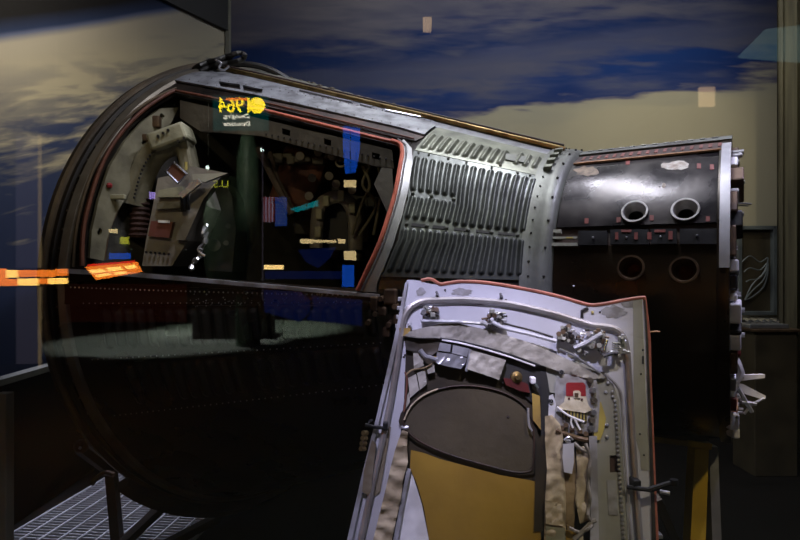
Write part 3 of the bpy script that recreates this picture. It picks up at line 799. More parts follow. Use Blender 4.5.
for (p, m, sz, ln) in ((52, 'white', (.09, .05), .035), (44, 'brown_metal', (.09, .06), .06), (38, 'white', (.06, .016), .04), (31, 'brown_metal', (.10, .07), .035), (25, 'dark_metal', (.08, .05), .055),
                       (17, 'brown_metal', (.1, .09), .03), (9, 'white', (.09, .035), .04), (4, 'black', (.09, .04), .035), (-1, 'white', (.07, .02), .035), (-6, 'white', (.09, .055), .05), (-12, 'black', (.09, .015), .05),
                       (-15.5, 'white', (.09, .045), .048), (-23, 'brown_metal', (.08, .07), .035), (-32, 'alu', (.07, .05), .03), (-42, 'burgundy', (.07, .06), .03), (-52, 'wood_orange', (.05, .07), .035), (62, 'brown_metal', (.08, .07), .04), (-62, 'white', (.05, .05), .03)):
    nb(R2-0.05, p, sz, m, 0.005, ln)
b = MB()
for k in range(26):
    p = rnd.uniform(-60, 60); rv = V_*math.cos(R_(p))+W*math.sin(R_(p)); r0 = rnd.uniform(R2-.12, R2-.01)
    q = C0+U*(L2+0.02)+rv*r0; b.cyl(q, q+U*rnd.uniform(.015, .035), rnd.uniform(.004, .01), 8)
b.builds('nose_peg', 'alu', cap, True)
def noseat(x, y, off=0.0):      # point near the plane of the nose face
    Y = (C0+U*(L2+0.06)).y-0.35+off; return at(x, y, Y)
MB().tube([S(L2+.02, R_(22), -.03), noseat(736, 203), noseat(751, 204)], 0.003, 6).build('probe_wire', 'alu', cap)
b = MB()
b.tube([noseat(732, 205), noseat(748, 205.8)], 0.002, 6).build('probe_wire', 'alu', cap)
# hanging white struts at lower right of the nose
NY = 0.05
b = MB()
b.tube([noseat(x, y, NY) for x, y in ((730, 350), (735, 362), (738, 372), (734, 382), (731, 396))], [.012, .016, .018, .014, .01], 8)
b.build('strut_body', 'white', cap, True)
b = MB(); b.prism([noseat(x, y, NY) for x, y in ((738, 375), (765, 374.5), (765, 378), (740, 381))], (0, .012, 0)); b.build('strut_arm', 'white', cap)
b = MB(); b.prism([noseat(x, y, NY) for x, y in ((736, 384), (743, 384), (766, 396), (764, 400), (745, 394))], (0, .012, 0)); b.build('strut_arm', 'white', cap)
b = MB(); b.tube([noseat(x, y, NY) for x, y in ((738, 388), (746, 402), (752, 412))], 0.006, 6); b.tube([noseat(x, y, NY) for x, y in ((765, 398), (752, 404), (744, 414))], 0.004, 6)
b.tube([noseat(x, y, NY) for x, y in ((741, 402), (756, 404))], 0.006, 6); b.build('strut_link', 'silver', cap, True)
MB().ball(noseat(734, 353, NY), 0.018, 10).build('strut_cap', 'burgundy', cap, True)
b = MB(); b.prism([noseat(x, y, 0.1) for x, y in ((733, 322), (738, 302), (741, 304), (736, 345), (731, 358), (729, 340))], (0, .02, 0)); b.build('nose_bracket', 'wood_orange', cap)
b = MB(); b.box(noseat(731, 420, .1), (.03, .04, .05), bev=.005); b.box(noseat(733, 432, .1), (.02, .04, .03), bev=.005); b.build('nose_clamp', 'white', cap)

# ---- cabin interior
MB().sheet(S, deg((0.10, 58), (1.26, 58), (1.26, 352), (0.10, 352)), [], -0.05, 0.01, 0.07).build('cabin_liner', 'liner', cap, True)
def disc(name, s, m, r_off=0.02):
    R = RS(s)-r_off
    return MB().lathe(C0+U*s, U, [(0.001, 0), (R, 0), (R, 0.012), (0.001, 0.012)], 64).build(name, m, cap)
disc('aft_bulkhead', 0.045, 'liner')
disc('forward_bulkhead', 1.262, 'liner')
def I(pts, Y, th, m, name, parent=None, b_=None):
    """flat plate outlined at depth Y with real thickness th (away from the viewer)"""
    bb = b_ or MB(); c = [at(x, y, Y) for x, y in pts]; bb.prism(c, (0, th, 0))
    return None if b_ else bb.build(name, m, parent or cap)
# inner frame plate that follows the left edge of the opening
inner = [(176, 108), (158, 109), (140, 122), (122, 142), (107, 167), (96, 200), (89, 232), (87, 258), (101, 261), (104, 240), (113, 214), (122, 200), (134, 178), (148, 158), (165, 130), (170, 120)]
def PS(x, s): return (0.735*U.x-3.086*U.y-s)/(-(x-400)/F*U.x-U.y)     # depth at which a sight line meets the frame plane s
fr = MB().sheet(lambda a, b_, h: at(a, b_, PS(a, 0.10))-U*h, inner, [blob(141, 143, 2.5, 3, 10, 2), blob(159, 117, 3, 3, 10, 2), blob(97, 232, 3, 4, 10, 4)], 0, 0.02, 9).build('frame_plate', 'olive', cap)
b = MB()
for (x, y) in ((152, 120), (147, 134), (133, 148), (130, 160), (118, 168), (113, 183), (105, 200), (101, 218), (94, 248)): b.ball(at(x, y, PS(x, .105)), .007, 8)
b.tube([at(x, y, PS(x, .11)) for x, y in spline([(150, 158), (138, 176), (126, 195), (116, 213), (108, 235), (104, 260)], 5)], .006, 6)
b.box(at(146, 138, PS(146, .12)), (.05, .03, .03), bev=.006); b.box(at(156, 122, PS(156, .12)), (.04, .03, .05), bev=.006)
b.builds('plate_fitting', 'brown_metal', fr, True)
b = MB(); b.ball(at(109.5, 185.5, PS(109.5, .125)), .012, 8); b.build('red_knob', 'red_handle', fr, True)
b = MB(); b.box(at(113, 197, PS(113, .12)), (.10, .02, .02), bev=.004); b.build('latch_bar', 'olive_light', fr)
# perforated curved band (behind) and the bellows
b = MB(); pts = spline([(190, 145), (172, 144), (156, 152), (145, 168), (138, 188), (134, 205)], 5)
b.tube([at(x, y, 2.30) for x, y in pts], 0.055, 10, squash=0.5); pb = b.build('duct', 'olive', cap, True)
b = MB()
for i in range(3, len(pts)-2, 1): b.ball(at(pts[i][0]-1, pts[i][1]-2, 2.255), .006, 6)
b.builds('duct_dot', 'black', pb, True)
b = MB(); pts = [(146, 152), (140, 180), (138, 205), (138, 228)]
prof = []; a0 = at(141, 176, 2.33); a1 = at(139, 238, 2.33)
MB().lathe(a0, a1-a0, [(0.036+0.006*(k % 2), (a1-a0).length*k/24) for k in range(25)], 20, True).build('bellows_hose', 'bellows_dark', cap, True)
# headrest box
hb = MB(); hb.box(at(172, 139, 2.30), (.16, .12, .075), (Vector((.94, 0, .34)).normalized(), Vector((0, 1, 0)), Vector((-.34, 0, .94)).normalized()), .012)
hb.build('headrest', 'olive_light', cap)
b = MB(); b.box(at(188, 158, 2.33), (.055, .1, .19), (Vector((.97, 0, .2)).normalized(), Vector((0, 1, 0)), Vector((-.2, 0, .97)).normalized()), .01); b.build('headrest_arm', 'olive', cap)
b = MB()
for x, y in ((158, 136), (163, 133), (168, 130), (184, 138), (178, 141)): b.cyl(at(x, y, 2.23), at(x, y, 2.29), .006, 8)
b.builds('head_bolt', 'rim_dark', cap)
# ejection seat (near)
seat = MB(); seat.prism([at(x, y, 2.27) for x, y in ((158, 178), (186, 172), (196, 180), (204, 205), (188, 240), (172, 266), (142, 266), (146, 240), (153, 205))], (0, .22, 0))
es = seat.build('ejection_seat', 'seat_grey', cap)
I([(190, 166), (226, 173), (218, 180), (203, 200), (185, 240), (176, 240), (183, 205), (188, 185)], 2.23, .05, 'seat_grey', 'seat_side', es)
I([(159, 190), (182, 186), (184, 193), (180, 197), (157, 197)], 2.24, .05, 'olive_light', 'seat_cushion', es)
I([(157, 203), (180, 202), (180, 208), (156, 209)], 2.24, .05, 'olive', 'seat_cushion', es)
I([(151, 221), (173, 222), (169, 238), (148, 236)], 2.245, .03, 'red_dim', 'placard', es)
I([(158, 220), (169, 220.5), (169, 223), (158, 222.5)], 2.235, .01, 'white_label', 'placard_tag', es)
b = MB()
for k in range(6): b.ball(at(146+k*4.5, 252+k*0.4, 2.26), .006, 6)
b.tube([at(183, 195, 2.21), at(184, 212, 2.21)], .012, 6); b.tube([at(187, 193, 2.21), at(188, 210, 2.21)], .008, 6)
b.builds('seat_bolt', 'dark_metal', es, True)
# tilted frame built on the seat shoulder in place of a reflection
b = MB(); fr4 = [at(x, y, 2.18) for x, y in ((166, 171), (174, 162.5), (187, 174), (178, 183))]
b.tube(fr4, .006, 6, closed=True); tf = b.build('reflection_frame', 'chrome', cap)
b = MB(); b.prism(fr4, (0, .01, 0)); b.build('reflection_panel', 'rust', tf)
b = MB(); b.tube([at(181, 196, 2.17), at(200, 181, 2.17)], .016, 4); b.build('ruled_bar', 'alu', cap)
b = MB(); b.prism([at(x, y, 2.19) for x, y in ((192, 174), (228, 173), (205, 182), (193, 180))], (0, .02, 0)); b.build('shoulder_plate', 'hgrey', cap)
b = MB(); b.cyl(at(186, 170, 2.19), at(186, 162, 2.19), .006, 8); b.build('indicator', 'yellow', cap)
# crumpled silver strap / tool
b = MB()
b.tube([at(x, y, 2.27+.01*math.sin(i*1.3)) for i, (x, y) in enumerate(spline([(207, 225), (203, 233), (206, 240), (201, 248), (200, 256), (194, 262), (191, 270)], 4))], [.006+.006*abs(math.sin(i*.9)) for i in range(25)], 6)
b.tube([at(x, y, 2.26) for x, y in spline([(208, 232), (204, 243), (198, 250), (205, 256)], 4)], .005, 6)
b.build('harness_strap', 'silver', cap, True)
# seat bucket dark + second seat + instruments
I([(176, 240), (205, 200), (224, 182), (232, 196), (236, 230), (232, 272), (172, 268)], 2.60, .2, 'dark_metal', 'seat_bucket')
b = MB()
for (x, y, r) in ((213, 200, .03), (228, 226, .012), (214, 245, .03), (226, 243, .012), (206, 215, .014)): b.cyl(at(x, y, 2.56), at(x, y, 2.6), r, 16)
b.builds('seat_gauge', 'rim_dark', cap)
# upper inner beam of the opening, with cut-outs
bm_ = MB().sheet(lambda a, b_, h: at(a, b_, 2.34-(a-180)*0.0022)-Vector((0, h, 0)), [(180, 100), (262, 119), (330, 135), (392, 150), (394, 168), (375, 166), (330, 154), (262, 136), (240, 134), (200, 131), (180, 118)],
    [[(282, 128), (290, 130), (290, 136), (282, 134)], [(324, 138), (331, 140), (331, 146), (324, 144)], [(372, 152), (380, 154), (380, 160), (372, 158)]], 0, 0.015, 12).build('header_beam', 'header', cap)
b = MB()
for k in range(22): b.ball(at(266+k*6, 134+k*1.25, 2.30-(266+k*6-180)*.0022+.035), .0045, 6)
b.builds('beam_rivet', 'rim_dark', bm_, True)
I([(384, 162), (392, 165), (394, 200), (388, 214), (374, 184)], 2.05, .06, 'header', 'cabin_bracket')
# far seat: arch shaped back with dark opening
b = MB(); b.tube([at(x, y, 2.58) for x, y in spline([(316, 248), (317, 222), (320, 206), (330, 198), (341, 197), (350, 204), (355, 220), (356, 250)], 5)], .038, 10, squash=.7); ar = b.build('far_seat_arch', 'seat_grey', cap, True)
b = MB()
for (x, y) in ((318, 232), (319, 214), (326, 201), (341, 196), (352, 208)): b.box(at(x, y, 2.53), (.03, .02, .05), bev=.005)
b.builds('clamp', 'olive_light', ar)
I([(325, 205), (345, 203), (350, 250), (322, 250)], 2.66, .05, 'black', 'far_seat_back')
b = MB(); b.lathe(at(341, 163, 2.5), (0, -1, 0.2), [(.018, 0), (.026, .004), (.026, .012), (.018, .014), (.018, 0)], 24); b.build('ring_gauge', 'rim_grey', cap, True)
# instrument pods and braces
b = MB(); b.box(at(300, 180, 2.72), (.22, .12, .28), (Vector((.95, 0, -.3)), Vector((0, 1, 0)), Vector((.3, 0, .95))), .02); b.build('hatch_actuator', 'rust', cap)
b = MB(); b.tube([at(258, 148, 2.5), at(272, 176, 2.5), at(292, 214, 2.5)], .016, 8); b.tube([at(270, 152, 2.52), at(278, 180, 2.52), at(294, 212, 2.52)], .010, 8); b.builds('brace_tube', 'bellows', cap, True)
b = MB()
for k in range(14):
    x = 262+k*8+rnd.uniform(-3, 3); y = 150+rnd.uniform(-2, 8)+k*.8
    b.box(at(x, y, 2.6), (rnd.uniform(.03, .07), .05, rnd.uniform(.02, .05)), bev=.006)
b.builds('overhead_box', 'header', cap)
b = MB()
for k in range(20):
    x = rnd.uniform(296, 385); y = rnd.uniform(165, 262)
    b.box(at(x, y, 3.0-(x-290)*.003), (rnd.uniform(.03, .09), .05, rnd.uniform(.03, .09)), bev=.008)
b.builds('equipment_unit', 'liner', cap)
b = MB()
for k in range(3):
    x0 = 362+k*8; pts = [(x0, 166), (x0+rnd.uniform(-8, 8), 185), (x0+rnd.uniform(-8, 8), 205), (x0+rnd.uniform(-12, 12), 235)]
    b.tube([at(x, y, 2.66-(x-290)*.0025) for x, y in spline(pts, 5)], .007, 6)
b.builds('cabin_hose', 'olive', cap, True)
b = MB()
for (x, y) in ((318, 152), (332, 156), (300, 156), (352, 190), (329, 176), (336, 184), (309, 196), (312, 178)): b.cyl(at(x, y, 2.55), at(x, y, 2.62), .02, 12)
b.builds('overhead_knob', 'seat_grey', cap, True)

# ================================================================ CRADLE AND STANDS
cr_ = empty('support_cradle', (-1.9, 3.5, 0), 'dark brown steel cradle with legs carrying the wide end of the capsule', 'stand')
b = MB(); arc = []
for k in range(25):
    ph = R_(-158+k*4.7); arc.append(S(-0.03, ph, 0.055))
b.tube(arc, 0.035, 4, up=U); b.build('saddle', 'stand_dark', cr_, True)
def leg(p_top, p_bot, r, name='leg', m='stand_dark', parent=cr_, n=4):
    MB().tube([p_top, p_bot], r, n).build(name, m, parent)
t0 = at(111, 470, 2.95); leg(t0, Vector((t0.x+.06, t0.y-.05, 0.03)), 0.034)
t0 = at(172, 497, 2.95); leg(t0, Vector((t0.x-.22, t0.y-.25, 0.03)), 0.030)
t0 = S(-0.03, R_(-150), .05); leg(t0, Vector((t0.x+.1, t0.y+.1, 0.03)), 0.034)
b = MB(); a = at(196, 514, 2.85); b.tube([Vector((a.x+.03, a.y+.25, .06)), Vector((a.x-.3, a.y-.4, .06))], .03, 4); b.build('foot_beam', 'stand_dark', cr_)
b = MB(); b.prism([at(x, y, 2.80) for x, y in ((76, 431), (82, 425), (84, 430), (102, 437), (112, 448), (104, 444), (90, 438))], (0, .03, 0)); b.build('hook_bracket', 'brown_paint', cr_)
b = MB(); b.lathe(at(80, 447, 2.80), (0, -1, 0), [(.001, -.02), (.035, -.02), (.035, .0), (.02, .012), (.001, .012)], 20); pv = b.build('pivot', 'brown_metal', cr_, True)
MB().ball(at(80, 448, 2.78), .008, 8).build('pivot_pin', 'alu', pv, True)
b = MB(); b.tube([at(x, y, 2.90) for x, y in spline([(92, 484), (97, 478), (105, 473), (114, 475)], 5)], .014, 6); b.build('tie_hook', 'brown_metal', cr_, True)
b = MB(); b.tube([at(80, 447, 2.86), at(111, 470, 2.95)], .035, 6); b.build('link_arm', 'rim_dark', cr_)

ns = empty('nose_stand', (1.0, 1.95, 0), 'yellow and brown steel trestle under the nose of the capsule', 'stand')
Yn = 1.92
zt = at(690, 441, Yn).z
def hb_(pa, pb, th, m, name, dy=0.0, depth=.05):
    a, c = at(*pa, Yn+dy), at(*pb, Yn+dy)
    b = MB(); d = (c-a).normalized(); nrm_ = Vector((-d.z, 0, d.x)); b.prism([a+nrm_*th/2, c+nrm_*th/2, c-nrm_*th/2, a-nrm_*th/2], (0, depth, 0)); return b.build(name, m, ns)
hb_((640, 438), (690, 444), .018, 'ochre_dark', 'top_rail')
hb_((688, 443.5), (712, 447), .020, 'yellow_paint', 'top_rail_end')
a = at(702, 449, Yn); c = Vector((a.x-.035, Yn, 0.0))
MB().prism([a+Vector((-.024, 0, 0)), a+Vector((.024, 0, 0)), c+Vector((.03, 0, 0)), c+Vector((-.03, 0, 0))], (0, .05, 0)).build('post', 'yellow_paint', ns)
a = at(713, 447, Yn+.03); c = Vector((a.x+.03, Yn+.03, 0.0))
MB().prism([a+Vector((-.014, 0, 0)), a+Vector((.018, 0, 0)), c+Vector((.018, 0, 0)), c+Vector((-.014, 0, 0))], (0, .05, 0)).build('post', 'grey_paint', ns)
a = at(600, 444, Yn+.5); MB().tube([a, Vector((a.x, a.y, 0))], .028, 4).build('post', 'brown_paint', ns)
MB().tube([Vector((.62, 1.95, .03)), Vector((1.12, 1.95, .03))], .025, 4).build('base_rail', 'brown_paint', ns)
MB().box((0.9, 1.97, zt+.006), (0.36, 0.08, 0.02)).build('saddle_plate', 'stand_dark', ns)

# ================================================================ REMOVED HATCH
HN = Vector((0.0, -math.cos(R_(8)), math.sin(R_(8))))
HP0 = at(500, 290, 1.42)
def HM(x, y, h=0.0):
    cv = 0.050*((x-505)/150)**2*(1 if x < 505 else 1.15)
    r = ray(x, y); t = (HP0+HN*(h+cv)-EYE).dot(HN)/r.dot(HN); return EYE+r*t
ho = empty('capsule_hatch', Vector((HM(490, 690).x, HM(490, 690).y, 0.0)), 'pale painted crew hatch with its padded inner side showing, propped in front of the capsule', 'hatch')
def HS(pts, h, th, m, name, parent=None, step=9, hf=None, holes=(), smooth=True, ang=None):
    return MB().sheet(HM, pts, holes, h, th, step, hf).build(name, m, parent or ho, smooth, ang)
OUT = [(407, 280), (413, 280), (421, 281), (428, 283.5), (440, 285), (455, 283), (470, 283), (495, 285.5), (520, 290), (545, 295), (565, 300), (580, 304), (592, 306), (606, 304), (625, 301), (643, 298), (645, 310), (647, 360), (650, 420), (653, 480), (656, 540), (662, 690), (322, 690), (349, 540), (366, 470), (378, 420), (390, 370), (398, 330), (403, 300)]
HS(OUT, 0.0, 0.012, 'lilac', 'shell', step=11)
# seal along the outer edge
HT = lambda pts, h, n=5: [HM(x, y, h) for x, y in spline(pts, n)]
MB().tube(HT([(421, 280.5), (428, 279), (433, 280), (440, 284), (448, 283), (460, 281.5), (480, 282), (500, 284.5), (520, 288), (545, 293), (565, 298), (580, 302.5), (592, 305), (606, 303.5), (625, 300), (642, 297.5), (644.5, 298.5)], 0.0), .0045, 6).build('edge_seal', 'seal_hatch', ho, True)
MB().tube(HT([(644.5, 298), (646, 310), (649, 340), (650, 380), (652, 430), (655, 500), (657, 540), (663, 690)], 0.0), .0040, 6).build('edge_seal', 'seal_hatch', ho, True)
HS([(644, 300), (645.5, 300), (648, 340), (652, 430), (656, 540), (661, 690), (657, 690), (652, 540), (649, 430), (646, 340)], 0.004, .02, 'rubber', 'edge_gasket')
MB().tube(HT([(650, 332), (657, 331.5), (660, 332)], -0.004), .0022, 6).build('seal_tab', 'wood_orange', ho, True)
# outer side wall on the left (turned edge) and raised rail
HS([(405, 283), (408, 281), (400, 330), (391, 372), (379, 422), (367, 472), (352, 540), (326, 690), (320, 690), (347, 540), (363, 470), (376, 418), (388, 366), (397, 325)], 0.010, .035, 'lilac_edge', 'turned_edge')
rail = [(336, 690), (357, 560), (365, 520), (376, 470), (388, 415), (396, 370), (401, 335), (404, 318), (411, 307), (423, 301), (440, 300), (460, 299.5), (480, 300.5), (505, 303), (530, 308), (555, 314), (575, 320), (592, 325), (605, 326.5), (615, 329), (623, 336), (627, 350), (629, 380), (632, 430), (637, 500), (640, 540), (652, 690)]
MB().tube(HT(rail, 0.006), 0.0078, 8).build('raised_rail', 'rail', ho, True)
MB().tube([HM(x+1.5, y+3.6, .002) for x, y in spline(rail[7:21], 5)], 0.003, 6).build('rail_fillet', 'lilac_edge', ho, True)
# patches of bare primer
HS(blob(462, 292, 11, 4.6, 22, 21), .0012, .001, 'patina', 'bare_patch', step=20); HS(blob(421, 292, 5, 5, 16, 22), .0012, .001, 'patina', 'bare_patch', step=20)
HS(blob(614, 312, 13, 8, 22, 23), .0012, .001, 'patina', 'bare_patch', step=20); HS(blob(629, 304, 9, 4.5, 22, 29), .0012, .001, 'patina', 'bare_patch', step=20)
HS([(633, 300), (642, 299), (646, 400), (650, 470), (641, 470), (640, 455), (636, 440), (634, 420)], .0015, .002, 'hgrey', 'edge_strip')
HS([(364, 470), (372, 440), (376, 444), (371, 492), (368, 495), (362, 492)], .014, .012, 'strip_brown', 'brown_strip')  # brown strips along the left edge of the hatch
HS([(386, 425), (391, 427), (380, 492), (374, 496), (371, 490)], .004, .002, 'strip_brown', 'brown_strip')
b = MB()
for (x, y) in ((438, 296), (437, 294), (502, 298), (501, 296)): b.tube([HM(x, y, .0), HM(x-.5, y-2, .014)], .0035, 6)
for (x, y) in ((445, 290), (506, 300), (600, 312), (405, 355), (404, 357), (643, 350), (641, 374), (640, 434), (644, 455)): b.ball(HM(x, y, .001), .003, 6)
b.builds('small_pin', 'rim_dark', ho, True)
MB().ball(HM(592.5, 312.5, .002), .004, 8).build('yellow_dot', 'yellow', ho, True)
MB().tube([HM(582, 318, .002), HM(582, 311, .004), HM(588, 308, .004)], .004, 6).build('clip', 'rim_dark', ho, True)
HS([(642, 356), (644, 356), (644, 364), (642, 364)], .003, .003, 'black', 'slot', step=20)

# recess (darker pan) under the equipment
HS([(406, 345), (440, 338), (500, 348), (560, 366), (604, 372), (618, 400), (624, 540), (632, 690), (360, 690), (392, 520), (400, 440), (404, 400)], .004, .004, 'window_frame', 'recess_pan', step=12)
# right hand mechanism plate
HS([(546, 366), (575, 360), (600, 372), (613, 384), (619, 400), (622, 450), (628, 540), (636, 690), (596, 690), (596, 540), (594, 460), (590, 400), (548, 392)], .012, .010, 'hgrey', 'mechanism_plate', holes=[[(609.5, 455.5), (620, 455), (620.5, 472), (610, 472.5)]], step=9)
HS([(608, 454), (621, 454), (622, 474), (609, 474)], .005, .003, 'slot', 'window_slot', step=20)
b = MB()
for k in range(34):
    t = k/33; y = 392+t*150; x = 614.5+ (y-392)*.062+ (0 if y > 400 else -2); b.ball(HM(x, y, .0145), .0046, 8)
for (x, y) in ((608, 383), (603, 377), (597, 374), (606, 392), (596, 372), (604, 425), (607, 437), (607, 425), (590, 376), (583, 372)): b.ball(HM(x, y, .0145), .0046, 8)
b.builds('round_rivet', 'alu', ho, True)
HS([(607, 480), (616, 480), (618, 515), (609, 515)], .0145, .002, 'patina', 'plate_label', step=20)
# inner flange along the plate
MB().tube(HT([(605, 374), (617, 386), (622, 402), (625, 450), (631, 540), (638, 690)], .016), .004, 6).build('plate_bead', 'lilac_edge', ho, True)

# quilted foil band following the top of the recess
from mathutils import noise as mnoise
def crease(a, sx_, sy_, seed): return lambda x, y: a*(2.2*(0.35-abs(mnoise.noise(Vector((x*sx_+seed, y*sy_, seed*1.7)))))+0.8*mnoise.noise(Vector((x*sx_*2.7, y*sy_*2.7+seed, 3.1))))
def wr(a, f1, f2, s1, s2): return crease(a, f1*0.35, f2*0.22, f1*10+s1*7)
def wr_old(a, f1, f2, s1, s2): return lambda x, y: a*(math.sin(x*f1+y*s1)*0.6+math.sin(x*f2-y*s2+1.3)*0.4)
band = [(404, 336), (410, 331), (418, 329), (432, 326), (445, 322.5), (458, 323), (470, 326), (488, 330), (505, 335), (525, 341), (545, 349), (565, 358), (585, 367), (600, 373), (606, 378), (592, 379), (575, 376), (552, 369), (530, 361), (505, 353), (480, 346), (458, 341), (436, 338), (418, 338)]
HS(band, .024, .018, 'quilt', 'foil_band', step=3.2, hf=wr(.0035, .33, .71, .2, .6), ang=R_(70))
MB().tube(HT([(442, 340), (460, 343), (485, 349.5), (510, 357), (535, 366)], .028), .0022, 6).build('edge_wire', 'white', ho, True)
MB().tube(HT([(440, 338.5), (460, 341.5), (485, 347.5), (512, 355.5), (540, 365.5)], .026), .0030, 6).build('edge_channel', 'black', ho, True)
HS([(404, 337), (440, 340), (440, 350), (432, 355), (418, 352), (406, 350)], .014, .010, 'window_frame', 'rib_band', step=3, hf=lambda x, y: .0025*math.sin(x*2.2))
# silvery boxes
HS([(440, 342.5), (451, 344.5), (450, 352), (438, 350.5)], .034, .024, 'silver', 'box_lid', step=20); HS([(453, 345), (469, 348.5), (467, 357), (452, 353)], .034, .024, 'silver', 'box_lid', step=20)
HS([(437, 352), (452, 354), (467, 358), (466, 362), (461, 369), (446, 366), (436, 363)], .036, .028, 'silver', 'foil_box', step=3, hf=wr(.003, .6, .9, .5, .7))
HS([(469, 349), (472, 350), (468, 372), (465, 371)], .030, .02, 'silver', 'box_side', step=20)
HS([(471, 350), (506, 360), (499, 380), (494, 378), (467, 369)], .036, .028, 'quilt', 'padded_box', step=3, hf=wr(.003, .35, .6, .4, .9))
HS([(434, 356), (441, 357), (440, 364), (433, 362)], .030, .02, 'ochre_dark', 'cork_plug', step=20)
MB().tube(HT([(420, 350), (425, 356), (431, 358), (437, 360)], .030), .006, 8).build('cable_end', 'silver', ho, True)
# dark bay with brass knob
HS([(506, 359), (546, 368), (548, 400), (531, 402), (520, 392), (500, 382)], .012, .006, 'black', 'dark_bay', step=20)
HS([(503, 378), (515, 379), (528, 384), (530, 393), (520, 391), (506, 385)], .024, .012, 'burgundy', 'burgundy_box', step=20)
kn = MB(); kn.lathe(HM(516, 377, .016), -HN*-1, [(.001, .022), (.006, .022), (.007, .012), (.014, .010), (.015, .0), (.012, -.004)], 12); kn.build('brass_knob', 'brass', ho, True)
b = MB(); b.box(HM(532.5, 380, .03), (.013, .02, .016), bev=.003); b.build('white_catch', 'white', ho)
MB().cyl(HM(534, 383, .03), HM(538, 388, .03), .004, 8).build('catch_pin', 'chrome', ho)
# oval window cover
win = [(402, 422), (404, 414), (411, 404), (421, 396), (434, 390), (450, 386), (468, 385), (486, 387), (504, 392), (519, 400), (529, 410), (534, 424), (535, 445), (534, 466), (530, 472), (516, 473), (498, 469), (476, 463), (455, 457), (436, 450), (418, 441), (407, 432)]
def grow(poly, k):
    cx = sum(p[0] for p in poly)/len(poly); cy = sum(p[1] for p in poly)/len(poly); return [(cx+(x-cx)*k, cy+(y-cy)*k) for x, y in poly]
HS(grow(win, 1.05), .014, .010, 'window_frame', 'window_frame', holes=[grow(win, .975)], step=9)
HS(grow(win, .975), .010, .004, 'window_cover', 'window_cover', step=9)
MB().tube([HM(x, y, .016) for x, y in spline(grow(win, .985), 3, True)], .0018, 6, closed=True).build('cover_cord', 'slot', ho, True)
b = MB(); W2 = spline(grow(win, .945), 3, True)
for i in range(0, len(W2)): b.ball(HM(*W2[i], .0105), .0014, 5)
b.ball(HM(508, 417, .011), .0035, 8)
b.builds('stitch', 'slot', ho)
MB().tube([HM(x, y, .016) for x, y in spline([(404, 420), (411, 406), (424, 395), (438, 389)], 5)], .0024, 6).build('cover_lace', 'cloth', ho, True)
# left segmented pad, between rail and window
for pts in ([(413, 353), (422, 353), (424, 366), (414, 369)], [(408, 378), (416, 374), (419, 390), (410, 398)], [(417, 373), (425, 370), (427, 384), (420, 390)], [(404, 400), (409, 392), (410, 402), (404, 412)], [(426, 366), (434, 364), (435, 372), (428, 374)]):
    HS(pts, .022, .016, 'quilt', 'pad_segment', step=3, hf=wr(.002, .5, .9, .6, .8))
MB().tube(HT([(405, 376), (412, 370), (424, 368), (432, 364)], .026), .0022, 6).build('pad_cord', 'cloth_dark', ho, True)
MB().tube(HT([(404, 412), (406, 395), (407, 380), (405, 372)], .026), .0024, 6).build('pad_cord', 'seal_dark', ho, True)
# left rumpled cloth tube
lc = [(402, 430), (408, 432), (407, 446), (408, 462), (403, 480), (401, 500), (396, 520), (392, 540), (372, 690), (344, 690), (373, 540), (378, 520), (384, 496), (390, 470), (395, 450)]
wrl = lambda x, y: .0045*math.sin((y-0.5*(x-390))*.36+2.2*mnoise.noise(Vector((x*.05, y*.05, 1))))+crease(.005, .05, .11, 4)(x, y)
HS(lc, .024, .02, 'cloth', 'cloth_sleeve', step=2.6, hf=wrl, ang=R_(80))
b = MB(); b.tube(HT([(401, 427), (404, 428), (408, 427)], .03), .004, 6); b.build('sleeve_collar', 'silver', ho, True)
HS([(407, 468), (411, 469), (404, 505), (398, 540), (376, 690), (371, 690), (393, 540), (401, 500)], .020, .016, 'lilac_edge', 'inner_rail')
HS([(411, 471), (415, 482), (422, 505), (430, 545), (440, 690), (378, 690), (398, 540), (404, 505)], .010, .004, 'white', 'inner_panel')
# ochre board
HS([(411, 450), (424, 453), (440, 459), (470, 467), (500, 475), (534, 481), (548, 484), (546, 690), (440, 690), (430, 545), (424, 508), (417, 484), (410, 468)], .018, .010, 'ochre', 'ochre_board', step=14)
HS([(536, 440), (549, 430), (548, 530), (534, 532)], .022, .012, 'window_frame', 'board_stop', step=20)
HS([(532, 393), (540, 396), (541, 430), (533, 420)], .026, .014, 'ochre_dark', 'post_strip', step=20)
MB().tube(HT([(528, 408), (529, 425), (532, 431)], .028), .003, 6).build('pull_rod', 'silver', ho, True)
HS([(541, 380), (547, 375), (551, 400), (550, 440), (547, 560), (541, 560)], .020, .012, 'black', 'dark_channel', step=20)
# latch mechanisms along the top
def cluster(cx, cy, w, h, n, seed, name, mats=('silver', 'rim_dark', 'hgrey', 'brown_metal')):
    rn = random.Random(seed); root = MB(); root.box(HM(cx, cy, .012), (w*.0022, .014, h*.0020), bev=.003)
    base = root.build(name, mats[0], ho)
    for mi, m in enumerate(mats):
        b = MB()
        for k in range(n):
            x = cx+rn.uniform(-w/2, w/2); y = cy+rn.uniform(-h/2, h/2); t = rn.random()
            if t < .45: b.box(HM(x, y, rn.uniform(.016, .034)), (rn.uniform(.006, .014), rn.uniform(.006, .014), rn.uniform(.004, .014)), bev=.002)
            elif t < .75: b.cyl(HM(x, y, .012), HM(x+rn.uniform(-2, 2), y+rn.uniform(-2, 2), .038), rn.uniform(.003, .007), 8)
            else: b.tube([HM(x, y, .026), HM(x+rn.uniform(-8, 8), y+rn.uniform(-5, 5), .03)], rn.uniform(.002, .004), 6)
        b.builds('latch_element', m, base)
cluster(432, 311, 15, 8, 5, 1, 'latch')
cluster(495, 319, 18, 17, 7, 2, 'latch')
cluster(567, 334, 16, 13, 6, 3, 'latch')
cluster(592, 341, 30, 22, 11, 4, 'latch')
